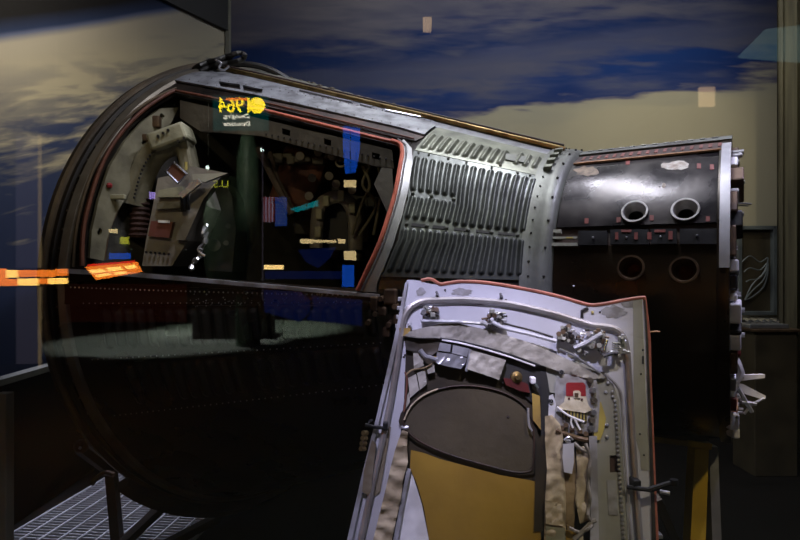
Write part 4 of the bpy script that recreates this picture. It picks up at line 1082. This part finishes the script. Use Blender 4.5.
cluster(622, 345, 8, 22, 3, 5, 'latch', ('hgrey', 'silver'))
b = MB(); b.tube(HT([(421, 321), (440, 321.5), (462, 322), (484, 324)], .030), .0045, 8); b.tube(HT([(480, 322), (484, 323.5), (490, 326)], .032), .006, 8); b.build('push_rod', 'silver', ho, True)
b = MB(); b.tube(HT([(492, 322), (505, 328), (530, 334), (556, 341)], .034), .0055, 8); b.build('push_rod', 'lilac', ho, True)
b = MB(); b.tube(HT([(497, 321), (510, 325), (530, 330), (553, 337)], .036), .0028, 6); b.build('push_rod', 'rim_dark', ho, True)
b = MB(); b.tube(HT([(574, 348), (586, 343), (598, 336), (602, 334)], .038), .006, 8); b.build('push_rod', 'silver', ho, True)
b = MB(); b.tube(HT([(604, 350), (606, 343), (607, 340)], .04), .004, 8); b.tube(HT([(603, 356), (612, 353), (618, 353)], .038), .006, 8); b.build('push_rod', 'chrome', ho, True)
b = MB(); b.tube(HT([(560, 349), (575, 356), (588, 365), (600, 373)], .030), .0028, 6); b.build('push_rod', 'silver', ho, True)
b = MB()
for k in range(8): b.box(HM(619, 355-k*.9+20*0, .02), (.004, .01, .004))
for k in range(7): b.box(HM(616.5, 343+k*2.1, .026), (.018, .012, .0025))
b.builds('spring', 'hgrey', ho)
for (x, y, r) in ((427, 319, 3), (409.5, 324, 2)): MB().lathe(HM(x, y, .006), -HN*-1, [(.0025*r*.7, 0), (.0025*r, .002), (.0025*r, .01), (.0025*r*.7, .012)], 14).build('bushing', 'silver', ho, True)
HS([(399, 328), (411, 328), (408, 336), (401, 336)], .012, .008, 'ochre_dark', 'corner_clip', step=20)
# bracket plate around the red handle
HS([(556, 380), (563, 374), (582, 372), (596, 376), (600, 400), (598, 432), (566, 436), (553, 420)], .022, .010, 'patina', 'handle_plate', step=9)
HS([(566, 384), (568, 382.5), (583, 382.5), (585.5, 385), (586, 396), (566, 396)], .036, .014, 'red_handle', 'red_handle', step=20)
HS([(573, 391.5), (575, 390.5), (579, 390.5), (581, 392.5), (580.5, 398), (574, 398)], .039, .003, 'cream', 'handle_notch', step=20)
HS([(574.5, 393), (578.5, 393), (578.5, 397), (574.5, 397)], .0405, .002, 'brown_metal', 'notch_hole', step=20)
HS([(565, 396), (586, 396), (588, 404), (592, 410), (585, 413), (572, 411), (560, 409), (559, 406), (564, 402)], .034, .014, 'cream', 'handle_guard', step=3, hf=wr(.002, .6, .8, .5, .6))
b = MB()
for x, y in ((569, 398.5), (582, 399.5)): b.ball(HM(x, y, .036), .0032, 8)
b.builds('guard_rivet', 'burgundy', ho, True)
g = HS([(560, 409), (574, 411), (587, 412), (587, 421), (574, 422), (562, 416)], .030, .010, 'yellow', 'striped_spring', step=20)
b = MB()
for k in range(8):
    x = 562+k*3.3; b.sheet(HM, [(x, 410.5+k*.25), (x+1.5, 410.7+k*.25), (x+1.5, 420.5), (x, 419)], [], .032, .002, 20)
b.builds('stripe', 'black', g)
b = MB(); b.tube(HT([(557, 407), (566, 414), (574, 418), (584, 422)], .036), .003, 6); b.tube(HT([(574, 418), (577, 424), (580, 430)], .036), .003, 6); b.tube(HT([(572, 416), (571, 423), (573, 428)], .036), .0025, 6); b.builds('white_cord', 'white', ho, True)
HS([(549, 396), (553, 394), (556, 404), (554, 422), (548, 424)], .026, .014, 'lilac', 'bracket_ear', step=20)
b = MB(); b.lathe(HM(551, 401, .028), -HN*-1, [(.001, .004), (.005, .004), (.006, 0)], 12); b.lathe(HM(561, 372, .026), -HN*-1, [(.001, .006), (.005, .006), (.006, 0)], 12); b.builds('round_bolt', 'chrome', ho, True)
HS([(593, 404), (601, 402), (606, 418), (604, 430), (600, 440), (594, 440)], .020, .008, 'yellow', 'yellow_bracket', step=20)
for k, (x, y) in enumerate(((589, 380), (592, 390), (593, 400), (592, 412), (591, 420), (590, 428))): MB().lathe(HM(x, y, .022), -HN*-1, [(.001, .014), (.0065, .014), (.0075, .008), (.0075, 0)], 10).build('hex_bolt', 'alu' if k % 2 else 'rim_grey', ho)
# cloth pouches
HS([(545, 416), (552, 415), (560, 424), (563, 436), (564, 470), (566, 500), (566, 540), (568, 690), (545, 690), (544, 540), (545, 500), (547, 470), (545, 440)], .030, .022, 'cloth', 'cloth_pouch', step=2.6, hf=crease(.008, .07, .06, 9), ang=R_(80))
HS([(563, 448), (574, 446), (577, 480), (574, 530), (567, 532), (564, 500)], .024, .016, 'cloth_dark', 'pouch_gusset', step=4, hf=wr(.002, .5, .8, .2, .3))
HS([(563, 444), (574, 443), (574, 462), (572, 474), (564, 472), (562.5, 458)], .046, .014, 'lilac', 'lilac_block', step=20)
b = MB(); b.box(HM(568, 441, .04), (.012, .012, .008), bev=.002); b.tube(HT([(564, 440), (569, 437), (573, 440)], .042), .0025, 6); b.build('block_clasp', 'alu', ho)
HS([(576, 448), (584, 446), (590, 456), (589, 480), (590, 520), (580, 524), (575, 500), (577, 470)], .032, .022, 'cloth', 'cloth_pouch', step=2.6, hf=crease(.006, .14, .04, 5), ang=R_(80))
b = MB()
b.tube([HM(x, y, .04+.004*math.sin(i)) for i, (x, y) in enumerate(spline([(586, 444), (590, 460), (588, 478), (590, 498), (588, 515), (592, 525), (580, 532), (570, 528)], 5))], .004, 6)
b.tube([HM(x, y, .04) for x, y in spline([(574, 443), (581, 449), (588, 452)], 5)], .005, 6); b.tube([HM(x, y, .038) for x, y in spline([(574, 540), (584, 530), (592, 522), (596, 520)], 5)], .005, 6)
b.build('pouch_rope', 'seat_grey', ho, True)
HS([(589, 436), (597, 436), (599, 540), (602, 690), (590, 690), (590, 540), (591, 500)], .026, .012, 'lilac_edge', 'pouch_backing', step=5, hf=wr(.0015, .7, 1.1, .6, .8))
HS([(545, 500), (562, 504), (563, 526), (546, 524)], .036, .008, 'cloth', 'pouch_flap', step=3, hf=wr(.003, .4, .9, .5, .3))
HS([(546, 526), (565, 528), (566, 560), (546, 560)], .034, .004, 'olive_light', 'strap_tab', step=20)
HS([(566, 530), (576, 532), (577, 560), (567, 560)], .028, .004, 'ochre', 'strap_tab', step=20); HS([(577, 531), (583, 531), (584, 560), (578, 560)], .032, .004, 'cream', 'strap_tab', step=20)
b = MB()
for (x, y) in ((566, 425), (572, 428), (580, 431), (562, 428), (586, 434)): b.cyl(HM(x, y, .012), HM(x, y, .034), .006, 10)
b.tube(HT([(556, 430), (566, 434), (578, 438), (588, 440)], .03), .006, 6)
b.builds('ratchet_peg', 'brown_metal', ho)
# handles
lh = MB(); lh.tube([HM(365, 425, .02), HM(372, 426.5, .02), HM(384, 428, .02)], .0045, 8); lh.tube([HM(368, 425, .02), HM(370, 421, .02), HM(372, 420, .0)], .003, 6); lh.box(HM(385.5, 425.5, .012), (.012, .024, .02), bev=.003); lh.build('left_handle', 'dark_metal', ho)
b = MB()
for k in range(4): b.cyl(HM(367-k*.8, 433+k*5.2, .0), HM(363-k*.8, 433+k*5.2, .01), .006, 8)
b.builds('brass_fitting', 'brass', ho)
b = MB()
for k in range(4): b.box(HM(401-k*.9, 299+k*9, -.004), (.016, .02, .010), bev=.002)
b.builds('hinge_tab', 'patina', ho)
rh = MB(); rh.tube([HM(627, 487, .024), HM(638, 488.5, .028), HM(650, 490, .03)], .0055, 8); rh.tube([HM(649, 490, .03), HM(662, 485.5, .03), HM(674, 482, .03)], [.0075, .006, .006], 8); rh.lathe(HM(674, 482, .03)+Vector((0, 0, -.006)), (0, 0, 1), [(.001, 0), (.009, 0), (.009, .012), (.001, .012)], 12); rh.box(HM(635, 483, .016), (.018, .03, .022), bev=.003)
rh.build('lever_handle', 'dark_metal', ho, True)
b = MB(); b.tube([HM(660, 491.5, .02), HM(670, 493.5, .02)], .005, 8); b.build('lever_pin', 'alu', ho, True)
MB().ball(HM(655, 518, -.002), .005, 8).build('red_tab', 'seal', ho, True)
b = MB(); b.box(HM(657, 535, -.01), (.02, .02, .01), bev=.002); b.build('corner_clip', 'alu', ho)

# stand that props the hatch
hs = empty('hatch_stand', (HM(490, 690).x, HM(490, 690).y+.1, 0), 'dark easel stand holding up the removed hatch', 'stand')
zb = HM(490, 690).z
y_b = HM(490, 690).y
MB().box((0.19*0+HM(490, 690).x, y_b+.0, zb-.03), (.80, .12, .04), bev=.004).build('shelf', 'stand_dark', hs)
for sx_ in (-.36, .36):
    x = HM(490, 690).x+sx_
    MB().tube([(x, y_b-.02, zb-.05), (x, y_b-.04, 0.0)], .022, 4).build('leg', 'stand_dark', hs)
    MB().tube([(x, y_b+.04, zb-.05), (x, y_b+.42, 0.0)], .022, 4).build('leg', 'stand_dark', hs)
a = at(656, 498, 1.52); c = at(682, 556, 1.62)
MB().tube([a, c, Vector((c.x+.09, c.y+.1, 0.0))], .016, 4).build('brace', 'stand_dark', hs)

# ================================================================ GLASS
gl = MB().box((-0.5, GLASS_Y, 2.25), (11.0, 0.012, 4.5)).build('window_1', 'glass'); gl['kind'] = 'structure'

# ================================================================ THE GALLERY BEHIND THE VISITOR (mirrored in the glass)
M['em_yellow'] = emat('sign_yellow', (1.0, 0.72, 0.02), 14)
M['em_white'] = emat('sign_white', (1.0, 0.95, 0.75), 11)
M['em_orange'] = emat('lightbox_orange', (1.0, 0.22, 0.02), 10)
M['em_amber'] = emat('lightbox_amber', (1.0, 0.55, 0.12), 16)
M['em_red'] = emat('lightbox_red', (0.9, 0.03, 0.01), 7)
M['em_blue'] = emat('banner_blue', (0.01, 0.12, 0.8), 3.6)
M['em_blue2'] = emat('glow_blue', (0.02, 0.06, 0.4), 0.55)
M['em_teal'] = emat('sign_teal', (0.0, 0.30, 0.30), 0.7)
M['em_warm'] = emat('lamp_warm', (1.0, 0.68, 0.25), 12)
M['em_warm2'] = emat('lamp_warm_dim', (1.0, 0.75, 0.35), 6.0)
M['em_edge'] = emat('panel_edge', (0.6, 0.42, 0.2), 1.6)
M['em_warm3'] = emat('lamp_warm_faint', (1.0, 0.66, 0.34), 3.2)
M['em_soffit'] = emat('soffit_teal', (0.25, 0.42, 0.42), 1.3)
M['em_lilac'] = emat('panel_lilac', (0.35, 0.3, 0.42), 0.45)
M['em_violet'] = emat('screen_violet', (0.35, 0.25, 0.7), 8)
M['em_teal2'] = emat('lamp_teal', (0.0, 0.4, 0.45), 3)
M['em_lamp'] = emat('lamp_white', (0.8, 1.0, 0.85), 14)
M['em_text'] = emat('lit_letters', (0.75, 0.75, 0.05), 4)
def Rg(pts, Yv, th, m, name, parent=None):
    p = [refl(x, y, Yv) for x, y in pts]; return MB().prism(p, (0, -th, 0)).build(name, m, parent)
def rect(x0, y0, x1, y1): return [(x0, y0), (x1, y0), (x1, y1), (x0, y1)]
def text(s, px_, py_, height_px, Yv, m, name, parent, width_px=None, dy=0.012, bold=0.0):
    cu = bpy.data.curves.new(name, 'FONT'); cu.body = s; cu.size = 1; cu.align_x = 'CENTER'; cu.align_y = 'CENTER'; cu.extrude = 0.01
    to = bpy.data.objects.new('tmp', cu); col.objects.link(to); bpy.context.view_layer.update()
    me = bpy.data.meshes.new_from_object(to.evaluated_get(bpy.context.evaluated_depsgraph_get())); bpy.data.objects.remove(to)
    xs = [v.co.x for v in me.vertices]; ys = [v.co.y for v in me.vertices]
    k = Yv/F; hgt = max(ys)-min(ys); wid = max(xs)-min(xs); sy = height_px*k/hgt; sx_ = width_px*k/wid if width_px else sy
    cx = (max(xs)+min(xs))/2; cy = (max(ys)+min(ys))/2; c = refl(px_, py_, Yv)
    for v in me.vertices:      # reads correctly for someone facing it; the glass mirrors it
        v.co = Vector((c.x-(v.co.x-cx)*sx_, c.y+dy+v.co.z*0.3, c.z+(v.co.y-cy)*sy))
    me.materials.clear()
    if bold:
        m2 = me.copy()
        for v in m2.vertices: v.co += Vector((bold*k, 0.004, 0))
        link(name, m2, m, parent)
    return link(name, me, m, parent)
Yv = 5.2
sg = empty('gallery_sign', refl(245, 128, Yv), 'teal sign with glowing yellow 1964 and a yellow disc, mirrored in the glass', 'sign')
Rg(rect(213, 96, 268, 130), Yv, .03, 'em_teal', 'board', sg)
text('1964', 234, 105.5, 15, Yv, 'em_yellow', 'date_letters', sg, 31, bold=0.45)
text('Changing', 237, 117, 5.0, Yv, 'em_white', 'title_letters', sg, 26)
text('Directions', 237, 124, 4.6, Yv, 'em_white', 'title_letters', sg, 26)
c = refl(257.5, 106, Yv); MB().lathe(c+Vector((0, .012, 0)), (0, 1, 0), [(.001, .004), (8*Yv/F, .004), (8*Yv/F, 0)], 32).build('disc', 'em_yellow', sg)
Rg(rect(226, 98, 247, 100), Yv-.02, .01, 'em_orange', 'glow_strip', sg)
# orange light boxes
lb = empty('light_box_rail', refl(25, 290, 5.6), 'row of glowing orange and amber light boxes, mirrored low at the left', 'light box')
for (x0, y0, x1, y1, m) in ((-8, 268.5, 5, 286, 'em_orange'), (6, 270, 17, 277.5, 'em_amber'), (6, 279, 16, 286, 'em_orange'), (18, 270, 38, 277, 'em_orange'), (17.5, 278.5, 37, 285.5, 'em_amber'), (40, 270, 53, 277, 'em_orange'), (54, 269, 66, 276, 'em_orange'), (48, 278, 66, 284, 'em_amber'), (39, 278.5, 47, 284, 'em_orange')):
    Rg(rect(x0, y0, x1, y1), 5.6, .03, m, 'box_face', lb)
Rg(rect(-8, 268, 67, 287), 5.64, .05, 'wall_dark', 'housing', lb)
lt = empty('light_table', refl(112, 285, 5.6), 'sloping orange light table with a red upper edge, mirrored beside the seat', 'light box')
Rg([(85, 267), (136, 262), (141, 272), (96, 280)], 5.6, .03, 'em_orange', 'table_face', lt)
for pts in ([(88, 270), (103, 268.5), (106, 272), (92, 273.5)], [(106, 268), (120, 266.5), (123, 270), (109, 271.5)], [(124, 266), (134, 264.5), (137, 268), (127, 269.5)], [(95, 275), (110, 272.8), (111, 275), (97, 277.5)], [(113, 272.5), (125, 271), (127, 273.2), (115, 275)]):
    Rg(pts, 5.57, .01, 'em_amber', 'table_tile', lt)
Rg([(88, 264.5), (134, 260.5), (135.5, 262.5), (88, 266.5)], 5.6, .03, 'em_red', 'red_edge', lt)
# plinth with a green training spacecraft, column, banner, flag and lamps
Yp2 = 11.5
pl = empty('gallery_plinth', Vector((refl(226, 300, Yp2).x, refl(226, 300, Yp2).y-.7, 0)), 'large black square plinth standing in a pool of light in the gallery', 'plinth')
c0 = refl(191, 280, Yp2); c1 = refl(261, 280, Yp2)
MB().box(((c0.x+c1.x)/2, c0.y-.7, c0.z/2), (c1.x-c0.x, 1.3, c0.z), bev=.02).build('body', 'black', pl)
tm = empty('green_vehicle', Vector((refl(220, 235, Yp2).x, c0.y-.7, c0.z)), 'dark green vehicle with yellow letters on the black plinth', 'vehicle')
q = refl(220, 235, Yp2); M['green_dk'] = mat('green_dark', (0.05, 0.075, 0.045), (0.03, 0.05, 0.03), 0.5); M['green_lt'] = mat('green_light', (0.12, 0.2, 0.13), (0.08, 0.14, 0.1), 0.5)
MB().lathe((q.x, c0.y-.7, c0.z), (0, 0, 1), [(.001, 0), (.5, 0), (.56, .5), (.56, 1.4), (.45, 1.9), (.2, 2.25), (.001, 2.3)], 32).build('body', 'green_dk', tm, True)
text('U.S.', 220, 184, 7, Yp2-.15, 'em_text', 'letters', tm, 17)
gc = empty('green_column', Vector((refl(248, 300, Yp2-.9).x, refl(248, 300, Yp2-.9).y, 0)), 'tall pale green round column behind the plinth, mirrored in the cabin', 'column')
q = refl(248, 300, 10.6); MB().lathe((q.x, q.y, 0), (0, 0, 1), [(.23, 0), (.23, 1.9), (.26, 1.92), (.26, 2.1), (.23, 2.12), (.22, 3.6), (.05, 4.4)], 32, True).build('shaft', 'green_lt', gc, True)
bn = empty('blue_banner', refl(352, 300, 8), 'narrow glowing blue banner, mirrored at the right of the cabin', 'banner')
Rg([(343, 126), (360, 128), (360, 148), (356, 172), (345, 174), (343, 150)], 8, .02, 'em_blue', 'banner', bn); Rg(rect(342, 265, 354, 287), 8, .02, 'em_blue', 'banner', bn)
bb_ = empty('blue_bench', refl(300, 300, 9), 'low blue lit bench, mirrored under the far seat', 'bench')
Rg([(298, 250), (336, 247), (330, 258), (318, 268), (306, 262)], 9, .03, 'em_blue2', 'panel', bb_); Rg(rect(265, 271, 345, 279), 9, .03, 'em_blue2', 'panel', bb_); Rg([(264, 290), (300, 292), (310, 300), (310, 312), (300, 322), (264, 312)], 9.2, .03, 'em_blue2', 'blue_glow_panel', bb_); Rg([(312, 296), (362, 300), (362, 326), (306, 320), (313, 308)], 9.2, .03, 'em_blue2', 'blue_glow_panel', bb_)  # last two: glowing panels added for the blue glow below the sill
for (x0, y0, x1, y1, m) in ((264, 265, 283, 269.5, 'em_warm'), (344, 180, 356, 187, 'em_warm2'), (300, 239, 312, 243.5, 'em_warm2'), (313, 240, 336, 242.5, 'em_warm2'), (338, 239, 345, 243.5, 'em_warm2'), (344, 251, 356, 260, 'em_warm2'), (423, 17, 431.5, 31, 'em_warm2'), (700, 87, 715, 106, 'em_warm2')):
    hi = y0 < 120
    o = Rg(rect(x0, y0, x1, y1), 6.6 if hi else 7.8, .04, m if not hi else 'em_warm3', 'wall_lamp')
    dsc = {264: 'long warm lamp, mirrored just above the sill of the hatch opening', 344: None, 300: 'short warm lamp left of the arch, mirrored in the cabin', 313: 'thin warm lamp across the arch, mirrored in the cabin', 338: 'small warm lamp right of the arch, mirrored in the cabin', 423: 'pale lamp patch mirrored high over the middle of the mural', 700: 'pale lamp patch mirrored over the capsule nose'}[x0]
    if x0 == 344: dsc = 'warm lamp under the blue banner, mirrored in the cabin' if y0 < 200 else 'warm lamp low beside the opening frame, mirrored in the cabin'
    tag(o, dsc, 'lamp', 'warm lamps mirrored in the glass')
fl_ = empty('gallery_flag', refl(275, 230, 9), 'lit wall flag with red and white stripes and a blue starred field', 'flag')
M['em_fw'] = emat('flag_white', (.5, .5, .65), 2.0); M['em_fr'] = emat('flag_red', (.5, .04, .04), 1.6); M['em_fb'] = emat('flag_blue', (.03, .1, .5), 2.0)
for k in range(8): Rg(rect(262+k*1.6, 197, 263.6+k*1.6, 222), 9, .01, 'em_fr' if k % 2 else 'em_fw', 'stripe', fl_)
Rg(rect(275, 197, 287, 226), 9, .01, 'em_fb', 'field', fl_)
b = MB()
for i in range(5):
    for j in range(9): 
        x = 276.2+i*2.3+(1.1 if j % 2 else 0); y = 198.5+j*3.1
        if x < 286.5: p = refl(x, y, 9); b.box(p+Vector((0, .01, 0)), (.014, .01, .014))
b.builds('white_mark', 'em_fw', fl_)
ip = empty('information_panel', refl(28, 370, 7), 'tall dim lilac information panel, mirrored at the left edge', 'panel')
Rg(rect(16, 136, 38, 364), 7, .04, 'em_lilac', 'face', ip); Rg(rect(-8, 150, 15, 365), 7.05, .04, 'wall_dark', 'side', ip)
Rg(rect(38, 135, 39.2, 368), 7, .05, 'em_edge', 'edge_strip', ip)
Rg(rect(262, 145, 262.9, 300), 7, .02, 'em_lilac', 'light_line', None)['label'] = 'thin lit upright edge, mirrored left of the flag'
o = bpy.data.objects['light_line']; o['category'] = 'light strip'
for i, (x, y) in enumerate(((207.5, 167.5), (262, 150))):
    o = MB().ball(refl(x, y, 9), .035, 10).build('small_lamp', 'em_lamp', None, True); tag(o, ['tiny white lamp above the green vehicle, mirrored in the cabin', 'tiny white lamp at the top of the lit upright edge, mirrored in the cabin'][i], 'lamp', 'tiny white gallery lamps')

M['em_reddim'] = emat('red_glow', (0.25, 0.04, 0.02), 0.2)
rw = empty('red_glow_panel', refl(125, 345, 13.5), 'added dim red glow panel behind the pool of light in the gallery', 'panel')
Rg(rect(60, 284, 186, 322), 13.5, .05, 'em_reddim', 'face', rw)  # glowing panel added to give the lower skin its reddish reflections
kz = empty('lit_kiosk', refl(120, 262, 10), 'small kiosk with an orange lamp and a blue base, mirrored in front of the seat', 'kiosk')
Rg([(111, 212), (117, 212), (121, 236), (131, 250), (131, 252), (106, 252), (107, 240)], 10, .05, 'green_lt', 'body', kz)
Rg(rect(109, 253, 130, 259), 9.97, .03, 'em_blue', 'base_light', kz)
Rg(rect(109, 229, 117, 233), 9.97, .03, 'em_warm2', 'lamp', kz); Rg(rect(120, 237, 128, 244), 9.97, .03, 'em_text', 'screen', kz)
sf = Rg([(738, 57), (766, 29), (801, 25), (801, 62)], 6.2, .03, 'em_soffit', 'lit_soffit'); tag(sf, 'faint teal lit soffit mirrored at the upper right corner', 'soffit')
vp = Rg(rect(149, 192, 155, 199), 9, .02, 'em_violet', 'violet_screen'); tag(vp, 'tiny violet screen mirrored just left of the seat', 'screen')
tl = Rg([(290, 209), (318, 200), (318, 206), (296, 212)], 9, .02, 'em_teal2', 'teal_lamp'); tag(tl, 'slanted teal lamp mirrored between the flag and the arch', 'lamp')
def post(pts, Yv, parent, name='hanging_wire', r=0.004):
    for x, y in pts:
        p = refl(x, y, Yv); MB().box((p.x, p.y-.02, (p.z+4.6)/2), (r*2, r*2, 4.6-p.z)).build(name, 'black', parent)
post([(95, 276), (135, 272)], 5.6, lt); post([(10, 286), (55, 284)], 5.6, lb); post([(352, 290)], 8, bn); post([(352, 130)], 8, bn); post([(270, 312), (350, 320)], 9.2, bb_); post([(275, 222)], 9, fl_); post([(120, 250)], 10, kz); post([(240, 130)], 5.2, sg); post([(27, 364)], 7, ip)
for o in [o for o in col.objects if o.name.startswith(('small_lamp', 'light_line', 'wall_lamp', 'violet_screen', 'teal_lamp', 'lit_soffit')) and o.parent is None]:
    vs_ = [v.co for v in o.data.vertices]; cx = sum(v.x for v in vs_)/len(vs_); z1 = max(v.z for v in vs_)-.01; cy = min(v.y for v in vs_)-.03
    MB().box((cx, cy+.02, (z1+4.6)/2), (.008, .008, 4.6-z1)).build('hanging_wire', 'black', o)
# ================================================================ LIGHTS, CAMERA
def look(o, tgt): o.rotation_euler = (Vector(tgt)-o.location).to_track_quat('-Z', 'Y').to_euler()
def spot(name, loc, tgt, e, c, size, blend=0.6, r=0.04):
    l = bpy.data.lights.new(name, 'SPOT'); l.energy = e; l.color = c; l.spot_size = R_(size); l.spot_blend = blend; l.shadow_soft_size = r
    o = bpy.data.objects.new(name, l); col.objects.link(o); o.location = loc; look(o, tgt); return o
def area(name, loc, tgt, e, c, sx_, sy_):
    l = bpy.data.lights.new(name, 'AREA'); l.shape = 'RECTANGLE'; l.size = sx_; l.size_y = sy_; l.energy = e; l.color = c
    o = bpy.data.objects.new(name, l); col.objects.link(o); o.location = loc; look(o, tgt); return o
cool = (0.70, 0.66, 1.0); warm = (1.0, 0.82, 0.5)
spot('spot_hatch', (-0.3, -0.9, 4.2), HM(478, 290), 1200, cool, 13, 1.0)
spot('spot_hatch_left', (-0.5, -0.7, 4.0), HM(392, 500), 520, cool, 8, 1.0)
spot('spot_hatch_warm', (1.0, -0.8, 3.9), HM(590, 450), 230, (1.0, 0.86, 0.66), 15, 1.0)
spot('spot_shoulder', (-0.2, 1.3, 4.2), S(0.8, R_(55)), 190, (0.82, 0.82, 1.0), 44, 0.9)
spot('spot_corrugated', (0.2, -0.6, 4.2), S(1.45, R_(34)), 170, (1.0, 1.0, 0.9), 13, 0.9)
spot('spot_nose', (1.75, 1.25, 4.0), S(2.15, R_(45)), 260, cool, 32, 0.8)
spot('spot_cabin', (-0.3, -1.2, 3.2), at(165, 180, 2.3), 80, warm, 17, 0.9)
spot('spot_cabin_right', (-0.9, -1.2, 2.9), at(320, 200, 2.6), 60, warm, 14, 0.9)
spot('spot_grate', (-2.2, 3.5, 3.3), (-1.75, 3.3, 0), 300, (0.72, 0.74, 1.0), 26, 0.8)
spot('spot_stand', (1.5, 1.0, 2.2), at(702, 500, 1.92), 50, warm, 20, 0.9)
def mirror_light(name, p, n, d, e, c, a, b_):
    v = (EYE-p).normalized(); l = n*(2*n.dot(v))-v; return area(name, p+l*d, p, e, c, a, b_)
o = mirror_light('nose_sheen_strip', S(1.95, R_(39)), Sn(2.0, R_(39)), 1.9, 45, (0.9, 0.9, 1.0), 0.8, 0.08)  # unseen strip lamp added at the mirror angle for the nose sheen
wl = area('wash_left', (-1.75, 3.0, 3.4), (-2.7, 3.6, 3.1), 11.5, (1.0, 0.88, 0.66), 0.3, 1.4); wl.data.spread = R_(120)
area('wash_back', (1.2, 3.6, 4.5), (1.4, 5.2, 2.4), 46, (0.92, 0.93, 0.95), 3.5, 0.3)
spot('wash_right', (2.2, 2.6, 4.4), (2.5, 5.2, 2.4), 90, (1.0, 0.9, 0.66), 46, 1.0)
spot('spot_strut', (1.9, 1.2, 3.2), noseat(745, 385), 60, cool, 12, 0.6)
gp = refl(172, 338, 11.4)
spot('gallery_spot', (gp.x, gp.y, 4.5), (gp.x, gp.y, 0), 1700, (1.0, 1.0, 0.92), 60, 0.4)
gp = refl(250, 325, 13.6)
spot('gallery_spot_far', (gp.x, gp.y, 4.5), (gp.x, gp.y, 0), 1900, (0.9, 1.0, 0.82), 62, 0.4)
gp = refl(240, 190, 11.0)
spot('gallery_object_spot', (gp.x, gp.y+3.2, 4.4), gp, 500, (1.0, 1.0, 0.8), 40, 0.7)
w = bpy.data.worlds.new('world'); sc.world = w; w.use_nodes = True
w.node_tree.nodes['Background'].inputs[0].default_value = (0.02, 0.02, 0.025, 1); w.node_tree.nodes['Background'].inputs[1].default_value = 0.1

cam = bpy.data.cameras.new('camera'); cam.sensor_width = 36; cam.lens = F/800*36; cam.clip_start = 0.02
co = bpy.data.objects.new('camera', cam); col.objects.link(co); co.location = EYE; co.rotation_euler = (PI/2, 0, 0); sc.camera = co
sc.view_settings.view_transform = 'Standard'; sc.view_settings.look = 'None'; sc.view_settings.exposure = 0.0; sc.view_settings.gamma = 1.0
sc.view_settings.use_curve_mapping = False
